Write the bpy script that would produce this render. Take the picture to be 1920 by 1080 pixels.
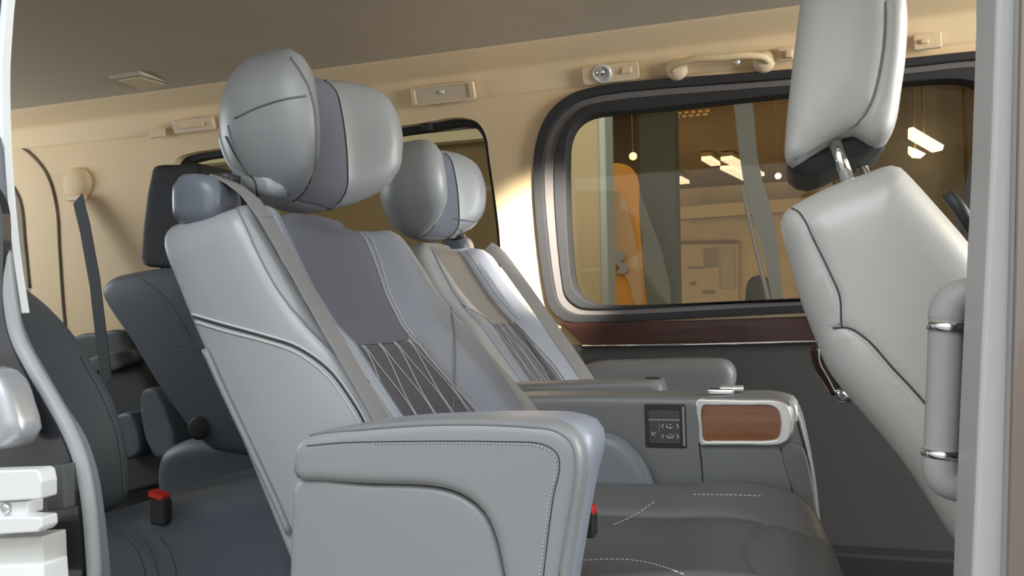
import bpy, bmesh, math, random
import numpy as np
from mathutils import Vector, Matrix
from mathutils.bvhtree import BVHTree
from mathutils.geometry import delaunay_2d_cdt

for o in list(bpy.data.objects): bpy.data.objects.remove(o)
S = bpy.context.scene
COL = S.collection

# ------------------------------------------------------------------ camera
FPX = 1600.0
YAW = math.radians(18.6); PITCH = math.atan(30/1600); ROLL = math.atan(.03)
CAM = np.array([0, 0, .77])
_d0 = np.array([-math.sin(YAW), math.cos(YAW), 0]); _r0 = np.array([math.cos(YAW), math.sin(YAW), 0]); _up = np.array([0, 0, 1.])
DD = _d0*math.cos(PITCH)+_up*math.sin(PITCH); _u1 = _up*math.cos(PITCH)-_d0*math.sin(PITCH)
RR = _r0*math.cos(ROLL)-_u1*math.sin(ROLL); UU = _u1*math.cos(ROLL)+_r0*math.sin(ROLL)
cd = bpy.data.cameras.new('camera'); cam = bpy.data.objects.new('camera', cd); COL.objects.link(cam)
cd.sensor_width = 36; cd.lens = FPX/1920*36; cd.clip_start = .02; cd.clip_end = 100
cam.matrix_world = Matrix(((RR[0], UU[0], -DD[0], CAM[0]), (RR[1], UU[1], -DD[1], CAM[1]), (RR[2], UU[2], -DD[2], CAM[2]), (0, 0, 0, 1)))
S.camera = cam

# ------------------------------------------------------------------ exposure
S.view_settings.view_transform = 'Standard'; S.view_settings.look = 'None'
S.view_settings.exposure = 0.0; S.view_settings.gamma = 1.0
S.view_settings.use_curve_mapping = False

# ------------------------------------------------------------------ world: cool daylight from the door side, warm hall beyond
W = bpy.data.worlds.new('daylight'); S.world = W; W.use_nodes = True
nt = W.node_tree; nt.nodes.clear()
wo = nt.nodes.new('ShaderNodeOutputWorld'); bg = nt.nodes.new('ShaderNodeBackground')
tc = nt.nodes.new('ShaderNodeTexCoord'); sx = nt.nodes.new('ShaderNodeSeparateXYZ')
cr = nt.nodes.new('ShaderNodeValToRGB'); mr = nt.nodes.new('ShaderNodeMapRange')
nt.links.new(tc.outputs['Generated'], sx.inputs[0]); nt.links.new(sx.outputs['Y'], mr.inputs['Value'])
mr.inputs['From Min'].default_value = -1; mr.inputs['From Max'].default_value = 1
nt.links.new(mr.outputs[0], cr.inputs[0])
e = cr.color_ramp.elements
e[0].position = .0; e[0].color = (1.55, 1.55, 1.53, 1); e[1].position = .62; e[1].color = (.48, .38, .25, 1)
for p_, c_ in ((.12, 1.35), (.26, .95), (.44, .60)): q_ = e.new(p_); q_.color = (c_, c_, c_*.99, 1)
cz = nt.nodes.new('ShaderNodeValToRGB'); nt.links.new(sx.outputs['Z'], cz.inputs[0])
ez = cz.color_ramp.elements
ez[0].position = 0; ez[0].color = (.75, .75, .75, 1); ez[1].position = .6; ez[1].color = (1.15, 1.18, 1.22, 1)
mx = nt.nodes.new('ShaderNodeMix'); mx.data_type = 'RGBA'; mx.blend_type = 'MULTIPLY'; mx.inputs[0].default_value = 1
nt.links.new(cr.outputs[0], mx.inputs[6]); nt.links.new(cz.outputs[0], mx.inputs[7])
nt.links.new(mx.outputs[2], bg.inputs[0]); bg.inputs[1].default_value = 1.0
nt.links.new(bg.outputs[0], wo.inputs[0])

def lamp(name, kind, loc, target, energy, color, size=1, size_y=None, spot=None):
    l = bpy.data.lights.new(name, kind); l.energy = energy; l.color = color
    if kind == 'AREA':
        l.size = size
        if size_y: l.shape = 'RECTANGLE'; l.size_y = size_y
    if kind == 'SPOT': l.spot_size = spot; l.spot_blend = .9; l.shadow_soft_size = size
    o = bpy.data.objects.new(name, l); COL.objects.link(o); o.location = loc
    o.rotation_euler = (Vector(target)-Vector(loc)).to_track_quat('-Z', 'Y').to_euler()
    return o
lamp('forecourt_light', 'AREA', (-.4, -2.4, 4.0), (-.4, 1.2, .7), 90, (.9, .96, 1), 3.0, 1.6)
lamp('pillar_fill_spot', 'SPOT', (-.22, 1.60, 1.46), (-.71, 2.4, .89), 330, (1, .93, .82), .03, spot=math.radians(29))  # unseen spot added to brighten the wall between the far windows
lamp('windscreen_daylight', 'AREA', (2.6, 1.5, 1.15), (-.5, 1.6, .95), 85, (.84, .93, 1), 1.6, 1.0)
lamp('cabin_dome_light', 'AREA', (1.35, 1.5, 1.40), (-.3, 1.6, 1.1), 10, (1, .86, .66), .5, .3)
lamp('tailgate_daylight', 'AREA', (-3.2, 1.5, 1.2), (-1, 1.7, .9), 14, (.85, .93, 1), 1.3, .7)
lamp('hall_fill', 'AREA', (3.5, 6.5, .1), (2.0, 10.5, 2.2), 150, (1, .84, .6), 3, 2)  # unseen fill added low down, aimed up to brighten the hall ceiling
lamp('hall_fill', 'AREA', (-3.0, 8.0, 2.2), (-1, 12, .8), 110, (1, .84, .6), 3, 2)  # second unseen fill, brightens the hall's back wall

# ------------------------------------------------------------------ pixel <-> place
def ray(u, v): return DD+RR*(u-960)/FPX-UU*(v-540)/FPX
def hY(u, v, Y): k = ray(u, v); return CAM+k*(Y/k[1])
def hX(u, v, X): k = ray(u, v); return CAM+k*(X/k[0])
def hZ(u, v, Z): k = ray(u, v); return CAM+k*((Z-CAM[2])/k[2])
def XZ(pts, Y): return [(p[0], p[2]) for p in (hY(u, v, Y) for u, v in pts)]

# ------------------------------------------------------------------ materials
MATS = {}
def mat(name, col, rough=.5, spec=.5, metal=0, bump=None, var=0, coat=0, emit=None, trans=0, alpha=None, wave=None, sheen=0):
    if name in MATS: return MATS[name]
    m = bpy.data.materials.new(name); m.use_nodes = True; n = m.node_tree.nodes; L = m.node_tree.links
    b = n['Principled BSDF']; b.inputs['Base Color'].default_value = (*col, 1)
    b.inputs['Roughness'].default_value = rough; b.inputs['Specular IOR Level'].default_value = spec
    b.inputs['Metallic'].default_value = metal; b.inputs['Coat Weight'].default_value = coat
    b.inputs['Sheen Weight'].default_value = sheen
    t = n.new('ShaderNodeTexCoord')
    if var:
        nz = n.new('ShaderNodeTexNoise'); nz.inputs['Scale'].default_value = 3; nz.inputs['Detail'].default_value = 4
        L.new(t.outputs['Object'], nz.inputs['Vector'])
        c = n.new('ShaderNodeValToRGB'); c.color_ramp.elements[0].position = .3; c.color_ramp.elements[1].position = .7
        c.color_ramp.elements[0].color = (*[x*(1-var) for x in col], 1); c.color_ramp.elements[1].color = (*[min(1, x*(1+var)) for x in col], 1)
        L.new(nz.outputs['Fac'], c.inputs[0]); L.new(c.outputs[0], b.inputs['Base Color'])
    if bump:
        kind, sc, st = bump
        if kind == 'leather':
            v = n.new('ShaderNodeTexVoronoi'); v.inputs['Scale'].default_value = sc; o = v.outputs['Distance']
        elif kind == 'dots':
            v = n.new('ShaderNodeTexVoronoi'); v.inputs['Scale'].default_value = sc; v.inputs['Randomness'].default_value = .05; o = v.outputs['Distance']
        else:
            v = n.new('ShaderNodeTexNoise'); v.inputs['Scale'].default_value = sc; v.inputs['Detail'].default_value = 3; o = v.outputs['Fac']
        L.new(t.outputs['Object'], v.inputs['Vector'])
        bp = n.new('ShaderNodeBump'); bp.inputs['Strength'].default_value = st; bp.inputs['Distance'].default_value = .001
        L.new(o, bp.inputs['Height']); L.new(bp.outputs[0], b.inputs['Normal'])
    if wave:
        c2, sc, axis = wave
        mp = n.new('ShaderNodeMapping'); mp.inputs['Scale'].default_value = sc
        L.new(t.outputs['Object'], mp.inputs[0])
        nz = n.new('ShaderNodeTexNoise'); nz.inputs['Scale'].default_value = 1; nz.inputs['Detail'].default_value = 5; nz.inputs['Distortion'].default_value = .6
        L.new(mp.outputs[0], nz.inputs['Vector'])
        c = n.new('ShaderNodeValToRGB'); c.color_ramp.elements[0].position = .35; c.color_ramp.elements[1].position = .68
        c.color_ramp.elements[0].color = (*col, 1); c.color_ramp.elements[1].color = (*c2, 1)
        L.new(nz.outputs['Fac'], c.inputs[0]); L.new(c.outputs[0], b.inputs['Base Color'])
    if emit:
        b.inputs['Emission Color'].default_value = (*emit[0], 1); b.inputs['Emission Strength'].default_value = emit[1]
    MATS[name] = m; return m
LEATH = mat('charcoal_leather', (.345, .36, .37), .42, .9, bump=('leather', 420, .12), var=.04)
LEATHSIDE = mat('grey_side_vinyl', (.245, .255, .262), .45, .8, bump=('leather', 420, .1), var=.03)
LEATHF = mat('cool_lit_leather', (.28, .305, .36), .42, .9, bump=('leather', 420, .12), var=.04)  # seat leather again, with cool daylight put into its colour
LEATHD = mat('dark_leather', (.13, .131, .133), .42, .8, bump=('leather', 420, .12), var=.05)
INSERT = mat('perforated_fabric', (.185, .195, .235), .75, .25, bump=('dots', 260, .5))
INSERTF = mat('perforated_fabric_hazed', (.25, .24, .22), .6, .35, bump=('dots', 260, .5))  # insert cloth of the far seat, haze put into the colour
QUILT = mat('quilted_fabric', (.15, .15, .17), .7, .25, bump=('noise', 300, .3))
STITCH = mat('light_stitch_thread', (.55, .55, .55), .7, .2)
STITCHD = mat('grey_stitch_thread', (.2, .2, .21), .6, .3)
SEAMD = mat('dark_seam', (.05, .05, .055), .6, .2)
CONS = mat('console_vinyl', (.185, .19, .195), .45, .7, bump=('leather', 420, .12), var=.04)
CONSL = mat('console_skirt', (.19, .18, .175), .55, .35, bump=('noise', 250, .1))
PLAST = mat('black_plastic', (.035, .036, .038), .45, .4, bump=('noise', 400, .15))
PLASTG = mat('graphite_plastic', (.15, .17, .205), .32, .5, bump=('noise', 500, .08))
TRIMD = mat('dark_wall_trim', (.072, .072, .070), .6, .3, bump=('noise', 300, .2), var=.05)
GASKET = mat('window_rubber', (.035, .035, .037), .75, .25)
FRAMEG = mat('window_inner_channel', (.17, .155, .15), .5, .3)
FRAMEM = mat('window_sash_edge', (.10, .105, .11), .45, .4)
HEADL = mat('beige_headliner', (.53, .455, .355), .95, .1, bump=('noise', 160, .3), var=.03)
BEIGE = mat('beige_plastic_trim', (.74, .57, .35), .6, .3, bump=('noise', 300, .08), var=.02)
BEIGED = mat('beige_fitting', (.70, .55, .37), .5, .4)
BEIGEDD = mat('shadow_gap', (.16, .13, .10), .8, .1)
CHROME = mat('chrome', (.85, .86, .87), .12, .5, 1)
SATIN = mat('satin_silver', (.80, .80, .76), .3, .5, .55)
WOOD = mat('glossy_walnut', (.22, .078, .028), .16, .5, coat=.6, wave=((.32, .13, .05), (6, 6, 60), 'X'))
WOODD = mat('dark_walnut', (.030, .012, .009), .3, .4, coat=.15, wave=((.055, .02, .014), (5, 5, 70), 'X'))
BELT = mat('grey_belt_webbing', (.26, .25, .245), .75, .25, bump=('noise', 900, .4))
BELTD = mat('black_belt_webbing', (.055, .06, .065), .8, .2, bump=('noise', 900, .4))
RED = mat('red_release_button', (.85, .03, .02), .35, .5)
PILLAR = mat('grey_pillar_trim', (.44, .445, .44), .5, .4, bump=('noise', 400, .08))
SEAL = mat('grey_rubber_seal', (.20, .225, .26), .45, .45)
SEALL = mat('seal_rolled_edge', (.36, .37, .38), .4, .45)
PAINT = mat('dark_metallic_paint', (.035, .038, .045), .18, .5, .3, coat=1)
PAINTB = mat('warm_reflection_paint', (.22, .18, .155), .2, .5, .5, coat=1)  # body paint whose colour holds a warm reflection
WHITE = mat('white_door_lip', (.9, .93, .93), .4, .5)
WHITEM = mat('bright_steel', (.85, .87, .88), .35, .5, .2)
SEAT3 = mat('third_row_leather', (.125, .155, .19), .45, .45, bump=('leather', 420, .12), var=.04)
SEAT3D = mat('third_row_back_panel', (.03, .033, .036), .6, .35)
CARPET = mat('black_carpet', (.025, .025, .027), .95, .1, bump=('noise', 500, .6))
POST = mat('headrest_post_steel', (.75, .75, .75), .12, .5, 1)
FRONTL = mat('front_seat_vinyl', (.43, .428, .405), .42, .9, bump=('leather', 420, .1), var=.03)
FRONTD = mat('front_seat_rear_vinyl', (.12, .12, .12), .5, .4, bump=('leather', 420, .1), var=.03)

def glass(name, tint, refl):
    m = bpy.data.materials.new(name); m.use_nodes = True; n = m.node_tree.nodes; L = m.node_tree.links; n.clear()
    o = n.new('ShaderNodeOutputMaterial'); t = n.new('ShaderNodeBsdfTransparent'); g = n.new('ShaderNodeBsdfGlossy')
    t.inputs[0].default_value = (*tint, 1); g.inputs['Roughness'].default_value = .03; g.inputs[0].default_value = (1, 1, 1, 1)
    mx = n.new('ShaderNodeMixShader'); mx.inputs[0].default_value = refl
    L.new(t.outputs[0], mx.inputs[1]); L.new(g.outputs[0], mx.inputs[2]); L.new(mx.outputs[0], o.inputs[0]); return m
GLASS = glass('tinted_window_glass', (.86, .82, .72), .022)

# ------------------------------------------------------------------ object helpers
VW = {}
def origin(o):
    p = Vector((0, 0, 0))
    while o: p += o.location; o = o.parent
    return p
def mk(name, verts, faces, m, parent=None, smooth=True, bevel=0, wn=False):
    off = origin(parent) if parent else Vector((0, 0, 0))
    V = np.asarray(verts, float)
    me = bpy.data.meshes.new(name)
    me.from_pydata([tuple(v) for v in (V-np.array(off))], [], faces)
    me.materials.append(m)
    bm = bmesh.new(); bm.from_mesh(me); bmesh.ops.recalc_face_normals(bm, faces=bm.faces)
    bm.to_mesh(me); bm.free()
    if smooth:
        for p in me.polygons: p.use_smooth = True
    o = bpy.data.objects.new(name, me); COL.objects.link(o)
    if parent: o.parent = parent
    else:
        # put the origin at the base of the thing
        c = V.min(0)*.5+V.max(0)*.5; c[2] = V[:, 2].min()
        me.transform(Matrix.Translation(-Vector(c))); o.location = c
    if bevel:
        b = o.modifiers.new('bevel', 'BEVEL'); b.width = bevel; b.segments = 3; b.limit_method = 'ANGLE'; b.angle_limit = math.radians(40)
        b.harden_normals = False; wn = True
    if wn:
        w = o.modifiers.new('wn', 'WEIGHTED_NORMAL'); w.keep_sharp = True
    VW[o.name] = (V, faces)
    return o
def root(name, label, cat, loc, group=None, kind=None):
    o = bpy.data.objects.new(name, None); COL.objects.link(o); o.location = loc; o.empty_display_size = .05
    o['label'] = label; o['category'] = cat
    if group: o['group'] = group
    return o
def tag(o, label, cat, group=None):
    o['label'] = label; o['category'] = cat
    if group: o['group'] = group
    return o
def struct(o, label=None):
    o['kind'] = 'structure'
    if label: o['label'] = label
    return o

def spline(P, n=8, closed=False):
    P = [np.array(p, float) for p in P]; N = len(P); out = []
    rng = range(N if closed else N-1)
    for i in rng:
        p1, p2 = P[i], P[(i+1) % N]
        p0 = P[(i-1) % N] if closed or i > 0 else p1*2-p2
        p3 = P[(i+2) % N] if closed or i+2 < N else p2*2-p1
        d1 = max(np.linalg.norm(p1-p0), 1e-6)**.5; d2 = max(np.linalg.norm(p2-p1), 1e-6)**.5; d3 = max(np.linalg.norm(p3-p2), 1e-6)**.5
        m1 = (p2-p1)+d2*((p1-p0)/d1**1-(p2-p0)/(d1+d2)) if False else (d2*d2*0+1)*((p1-p0)/d1-(p2-p0)/(d1+d2)+(p2-p1)/d2)*d2
        m2 = ((p2-p1)/d2-(p3-p1)/(d2+d3)+(p3-p2)/d3)*d2
        for k in range(n):
            t = k/n
            out.append((2*t**3-3*t**2+1)*p1+(t**3-2*t**2+t)*m1+(-2*t**3+3*t**2)*p2+(t**3-t**2)*m2)
    if not closed: out.append(P[-1])
    return out
def resample(P, step, closed=True):
    P = [np.array(p, float) for p in P]
    if closed: P = P+[P[0]]
    P = np.array(P); L = np.r_[0, np.cumsum(np.linalg.norm(np.diff(P, axis=0), axis=1))]
    n = max(3, int(round(L[-1]/step))); t = np.linspace(0, L[-1], n+1)
    Q = np.stack([np.interp(t, L, P[:, k]) for k in range(P.shape[1])], 1)
    return Q[:-1] if closed else Q
def segdist(pts, line, closed=True):
    line = np.asarray(line, float); A = line; B = np.roll(line, -1, 0) if closed else line[1:]
    if not closed: A = line[:-1]
    out = np.full(len(pts), 1e9)
    for a, b in zip(A, B):
        ab = b-a; l = ab@ab
        t = np.clip(((pts-a)@ab)/(l if l else 1), 0, 1)
        out = np.minimum(out, np.linalg.norm(pts-(a+t[:, None]*ab), axis=1))
    return out
def inside(pts, poly):
    poly = np.asarray(poly); x, y = pts[:, 0], pts[:, 1]; c = np.zeros(len(pts), bool); j = len(poly)-1
    for i in range(len(poly)):
        xi, yi = poly[i]; xj, yj = poly[j]
        with np.errstate(all='ignore'):
            k = ((yi > y) != (yj > y)) & (x < (xj-xi)*(y-yi)/(yj-yi+1e-30)+xi)
        c ^= k; j = i
    return c

def pillow(name, outline, M, top, bot, m, parent=None, res=.014, r=.02, rb=None, creases=(), smooth_out=True, n=6, sharp=False):
    """solid over a 2-D outline: top(P,d) and bot(P) heights, rounded rims, optional creases [(line,depth,width)]"""
    if rb is None: rb = r
    O = np.array([p for p in (spline(outline, n, True) if smooth_out else outline)])
    O = resample(O, res)
    area = .5*np.sum(O[:, 0]*np.roll(O[:, 1], -1)-np.roll(O[:, 0], -1)*O[:, 1])
    if area < 0: O = O[::-1]
    T = np.roll(O, -1, 0)-np.roll(O, 1, 0); T /= np.linalg.norm(T, axis=1)[:, None]+1e-12
    Nn = np.stack([-T[:, 1], T[:, 0]], 1)
    rr = max(r, rb); pts = [O]
    for k in (1, 2, 3, 4):
        dk = rr*(1-math.cos(k*math.pi/8)); Q = O+Nn*dk
        dq = segdist(Q, O); Q = Q[(dq > dk*.93) & inside(Q, O)]; pts.append(Q)
    lo, hi = O.min(0), O.max(0)
    gx, gy = np.meshgrid(np.arange(lo[0], hi[0], res), np.arange(lo[1], hi[1], res)); G = np.stack([gx.ravel(), gy.ravel()], 1)
    G = G[inside(G, O)]; G = G[segdist(G, O) > rr+res*.4]
    for line, dep, wd in creases:
        if len(G): G = G[segdist(G, line, False) > wd*2]
        for off in (-1.4, -.6, 0, .6, 1.4):
            L_ = resample(line, max(wd, res*.5), False); t = np.gradient(L_, axis=0); t /= np.linalg.norm(t, axis=1)[:, None]+1e-12
            Q = L_+np.stack([-t[:, 1], t[:, 0]], 1)*off*wd
            Q = Q[inside(Q, O)]; Q = Q[segdist(Q, O) > rr*.5]; pts.append(Q)
    pts.append(G); nb = len(O)
    A = np.concatenate(pts)
    v, _, f, ov, _, _ = delaunay_2d_cdt([Vector(p) for p in A], [(i, (i+1) % nb) for i in range(nb)], [], 0, 1e-6)
    V2 = np.array([tuple(p) for p in v]); F = [tuple(t) for t in f]
    cen = np.array([V2[list(t)].mean(0) for t in F]); keep = inside(cen, O); F = [t for t, k in zip(F, keep) if k]
    d = segdist(V2, O)
    def rim(d, r):
        q = np.clip(1-d/max(r, 1e-6), 0, 1); return r*(1-np.sqrt(np.clip(1-q*q, 0, 1)))
    H = top(V2, d)-rim(d, r)
    for line, dep, wd in creases: H = H-dep*np.exp(-(segdist(V2, line, False)/wd)**2)
    B = bot(V2)+rim(d, rb)
    used = sorted({i for t in F for i in t}); mp = {i: k for k, i in enumerate(used)}
    K = len(used)
    VV = [M(V2[i][0], V2[i][1], H[i]) for i in used]+[M(V2[i][0], V2[i][1], B[i]) for i in used]
    FF = [tuple(mp[i] for i in t) for t in F]+[tuple(mp[i]+K for i in t[::-1]) for t in F]
    ed = {}
    for t in F:
        for a, b in zip(t, t[1:]+t[:1]): ed[(a, b)] = 1
    be = [(a, b) for a, b in ed if (b, a) not in ed]
    mid = {}
    for a, b in be:
        for i in (a, b):
            if i not in mid:
                ids = []
                for s in (.33, .67):
                    ids.append(len(VV)); VV.append(M(V2[i][0], V2[i][1], H[i]*(1-s)+B[i]*s))
                mid[i] = ids
    for a, b in be:
        ca = [mp[a]]+mid[a]+[mp[a]+K]; cb = [mp[b]]+mid[b]+[mp[b]+K]
        for k in range(3): FF.append((cb[k], ca[k], ca[k+1], cb[k+1]))
    o = mk(name, VV, FF, m, parent)
    return o
def MY(p, q, h): return (p, -h, q)          # outline in XZ, height towards the door side (minus Y)
def flat(c): return lambda P, d=None: np.full(len(P), float(c))
def side(name, px, Y, thick, m, parent=None, r=.02, rb=None, bulge=0, creases=(), res=.014, smooth_out=True, n=5, bw=.05, TY=None):
    """solid whose door-side face lies at Y, outline traced at that face"""
    TY = TY or Y; O = XZ(px, TY)
    cr_ = [(XZ(spline(l, 6), TY), dd, w) for l, dd, w in creases]
    return pillow(name, O, MY, lambda P, d: -Y+bulge*(1-np.exp(-(d/bw)**2)), lambda P: np.full(len(P), -(Y+thick)), m, parent, res, r, rb, cr_, smooth_out, n)
def plate(name, outline, holes, M, h0, h1, m, parent=None, bevel=0, smooth=False):
    pts = []; edges = []
    for lp in [outline]+holes:
        s = len(pts); pts += [Vector((p[0], p[1])) for p in lp]; edges += [(s+i, s+(i+1) % len(lp)) for i in range(len(lp))]
    v, _, f, *_r = delaunay_2d_cdt(pts, edges, [], 0, 1e-7)
    V2 = np.array([tuple(p) for p in v]); F = [tuple(t) for t in f]
    cen = np.array([V2[list(t)].mean(0) for t in F]); keep = inside(cen, outline)
    for h in holes: keep &= ~inside(cen, h)
    F = [t for t, k in zip(F, keep) if k]; K = len(V2)
    VV = [M(p[0], p[1], h0) for p in V2]+[M(p[0], p[1], h1) for p in V2]
    FF = list(F)+[tuple(i+K for i in t[::-1]) for t in F]
    ed = {(a, b) for t in F for a, b in zip(t, t[1:]+t[:1])}
    for a, b in ed:
        if (b, a) not in ed: FF.append((b, a, a+K, b+K))
    o = mk(name, VV, FF, m, parent, smooth=False)
    if bevel:
        bm = bmesh.new(); bm.from_mesh(o.data); bmesh.ops.dissolve_limit(bm, angle_limit=.01, verts=bm.verts, edges=bm.edges); bm.to_mesh(o.data); bm.free()
        b = o.modifiers.new('bevel', 'BEVEL'); b.width = bevel; b.segments = 3; b.limit_method = 'ANGLE'; b.angle_limit = math.radians(50)
    if smooth:
        for p in o.data.polygons: p.use_smooth = True
        w = o.modifiers.new('wn', 'WEIGHTED_NORMAL')
    return o
def tubes_geo(P, r, seg=8, closed=False, rx=None):
    P = [np.array(p, float) for p in P]; V = []; F = []; n = len(P); up = None
    for i in range(n):
        t = P[(i+1) % n]-P[i-1] if closed else P[min(i+1, n-1)]-P[max(i-1, 0)]
        t /= np.linalg.norm(t)+1e-12
        if up is None:
            up = np.cross(t, [0, 0, 1.]);
            if np.linalg.norm(up) < .1: up = np.cross(t, [1., 0, 0])
        up = up-t*(up@t); up /= np.linalg.norm(up); w = np.cross(t, up)
        ri = r[i] if hasattr(r, '__len__') else r
        for k in range(seg):
            a = 2*math.pi*k/seg; V.append(P[i]+ri*(math.cos(a)*up+math.sin(a)*w))
    for i in range(n if closed else n-1):
        j = (i+1) % n
        for k in range(seg): F.append((i*seg+k, i*seg+(k+1) % seg, j*seg+(k+1) % seg, j*seg+k))
    if not closed: F.append(tuple(range(seg))[::-1]); F.append(tuple((n-1)*seg+k for k in range(seg)))
    return V, F
def tube(name, P, r, m, parent=None, seg=8, closed=False):
    V, F = tubes_geo(P, r, seg, closed); return mk(name, V, F, m, parent)
def multi_tube(name, lines, r, m, parent=None, seg=5):
    lines = [l for l in lines if len(l) > 1]
    if 1 < len(lines) < 8 and 'seam' in name or name == 'piping' or name == 'panel_gap':
        for l in lines: o = mk(name, *tubes_geo(l, r, seg), m, parent)
        return o
    V = []; F = []
    for P in lines:
        if len(P) < 2: continue
        v, f = tubes_geo(P, r, seg); s = len(V); V += v; F += [tuple(i+s for i in q) for q in f]
    return mk(name, V, F, m, parent)
def dashes(P, dash, gap):
    P = resample(P, .0008, False); n = max(2, int(dash/.0008)); g = max(1, int(gap/.0008)); out = []; i = 0
    while i+n < len(P): out.append([P[i], P[i+n//2], P[i+n]]); i += n+g
    return out
def ribbon(name, P, wid, th, m, parent=None, wv=None):
    """flat strap: P centre points, wv width directions"""
    V = []; F = []; P = [np.array(p, float) for p in P]; n = len(P)
    for i in range(n):
        t = P[min(i+1, n-1)]-P[max(i-1, 0)]; t /= np.linalg.norm(t); w = np.array(wv[i] if isinstance(wv, list) else wv, float)
        w = w-t*(w@t); w /= np.linalg.norm(w); nn = np.cross(t, w)
        for a, b in ((-1, -1), (1, -1), (1, 1), (-1, 1)): V.append(P[i]+w*wid/2*a+nn*th/2*b)
    for i in range(n-1):
        for k in range(4): F.append((i*4+k, i*4+(k+1) % 4, i*4+4+(k+1) % 4, i*4+4+k))
    F.append((0, 1, 2, 3)); F.append(tuple((n-1)*4+k for k in (3, 2, 1, 0)))
    return mk(name, V, F, m, parent, smooth=False)
def box(name, c, s, m, parent=None, bevel=.002, rot=None):
    V = []
    for x in (-.5, .5):
        for y in (-.5, .5):
            for z in (-.5, .5):
                p = Vector((x*s[0], y*s[1], z*s[2]))
                if rot: p = rot @ p
                V.append((c[0]+p[0], c[1]+p[1], c[2]+p[2]))
    F = [(0, 1, 3, 2), (4, 6, 7, 5), (0, 4, 5, 1), (2, 3, 7, 6), (0, 2, 6, 4), (1, 5, 7, 3)]
    return mk(name, V, F, m, parent, smooth=bool(bevel), bevel=bevel)
def boxes(name, L, m, parent=None):
    V = []; F = []
    for c, s in L:
        k = len(V)
        for x in (-.5, .5):
            for y in (-.5, .5):
                for z in (-.5, .5): V.append((c[0]+x*s[0], c[1]+y*s[1], c[2]+z*s[2]))
        F += [tuple(i+k for i in q) for q in [(0, 1, 3, 2), (4, 6, 7, 5), (0, 4, 5, 1), (2, 3, 7, 6), (0, 2, 6, 4), (1, 5, 7, 3)]]
    return mk(name, V, F, m, parent, smooth=False)
def lathe(name, base, axis, prof, m, parent=None, seg=32):
    axis = np.array(axis, float); axis /= np.linalg.norm(axis); a = np.cross(axis, [0, 0, 1.] if abs(axis[2]) < .9 else [1., 0, 0]); a /= np.linalg.norm(a); b = np.cross(axis, a)
    V = []; F = []; base = np.array(base, float)
    for r, h in prof:
        for k in range(seg):
            t = 2*math.pi*k/seg; V.append(base+axis*h+r*(math.cos(t)*a+math.sin(t)*b))
    for i in range(len(prof)-1):
        for k in range(seg): F.append((i*seg+k, i*seg+(k+1) % seg, (i+1)*seg+(k+1) % seg, (i+1)*seg+k))
    F.append(tuple(range(seg))[::-1]); F.append(tuple((len(prof)-1)*seg+k for k in range(seg)))
    return mk(name, V, F, m, parent)
def bvh(*objs):
    V = []; F = []
    for o in objs:
        v, f = VW[o.name]; s = len(V); V += [Vector(x) for x in v]; F += [tuple(i+s for i in q) for q in f]
    return BVHTree.FromPolygons(V, F)
def trace(px, tree, lift=.001, n=10):
    """points on a surface under a traced line"""
    out = []
    for u, v in spline([np.array(p, float) for p in px], n):
        k = ray(u, v); h, nn, _, _ = tree.ray_cast(Vector(CAM), Vector(k).normalized())
        if h is None: continue
        k_ = Vector(k)
        if nn.dot(k_) > 0: nn = -nn
        out.append(np.array(h+nn*lift))
    return out
def rrect(x0, x1, y0, y1, r, n=5):
    out = []
    for cx, cy, a0 in ((x1-r, y1-r, 0), (x0+r, y1-r, 90), (x0+r, y0+r, 180), (x1-r, y0+r, 270)):
        for k in range(n+1):
            a = math.radians(a0+90*k/n); out.append((cx+r*math.cos(a), cy+r*math.sin(a)))
    return out

# ================================================================== VAN SHELL
WY = 2.40
glass1 = XZ(spline([(1063, 285), (1068, 255), (1082, 232), (1108, 217), (1200, 207), (1480, 178), (1700, 155), (1800, 151), (1835, 162), (1852, 195), (1852, 240), (1846, 400), (1843, 520), (1825, 545), (1780, 552), (1490, 559), (1140, 572), (1105, 566), (1082, 548), (1072, 515)], 5, True), WY-.0)
outer1 = XZ(spline([(1003, 330), (1010, 262), (1033, 212), (1072, 180), (1130, 163), (1480, 133), (1700, 112), (1880, 98), (1930, 110), (1950, 150), (1945, 540), (1915, 570), (1500, 586), (1120, 605), (1065, 603), (1038, 585), (1025, 550)], 5, True), WY)
mid1 = XZ(spline([(1022, 330), (1028, 270), (1048, 225), (1082, 195), (1130, 180), (1480, 150), (1700, 128), (1870, 115), (1905, 128), (1920, 165), (1915, 530), (1890, 555), (1500, 572), (1120, 590), (1075, 586), (1052, 568), (1042, 535)], 5, True), WY)
mid2 = XZ(spline([(1040, 330), (1046, 275), (1062, 235), (1092, 205), (1135, 192), (1480, 162), (1700, 140), (1850, 128), (1880, 140), (1893, 175), (1888, 525), (1868, 545), (1500, 562), (1120, 580), (1085, 575), (1063, 556), (1055, 525)], 5, True), WY)
hole2 = XZ(spline([(330, 300), (345, 290), (560, 262), (780, 232), (860, 220), (893, 228), (910, 252), (918, 300), (938, 460), (935, 510), (900, 520), (330, 540), (318, 500), (318, 340)], 5, True), WY)
hole3 = XZ(spline([(-200, 330), (-20, 320), (20, 345), (42, 400), (52, 470), (57, 570), (50, 600), (-180, 610)], 5, True), WY)
def MW(p, q, h): return (p, h, q)
zt = 1.40
wall = struct(plate('wall_far', [(-3.4, -.02), (2.2, -.02), (2.2, zt), (-3.4, zt)], [mid1, hole2, hole3], MW, WY, WY+.09, BEIGE))
g = struct(plate('window_1', glass1, [], MW, WY+.045, WY+.05, GLASS))
o = plate('outer_gasket', outer1, [mid1], MW, WY-.022, WY+.02, GASKET, g, bevel=.004)
o = plate('inner_channel', mid1, [mid2], MW, WY-.006, WY+.05, FRAMEG, g)
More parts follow.
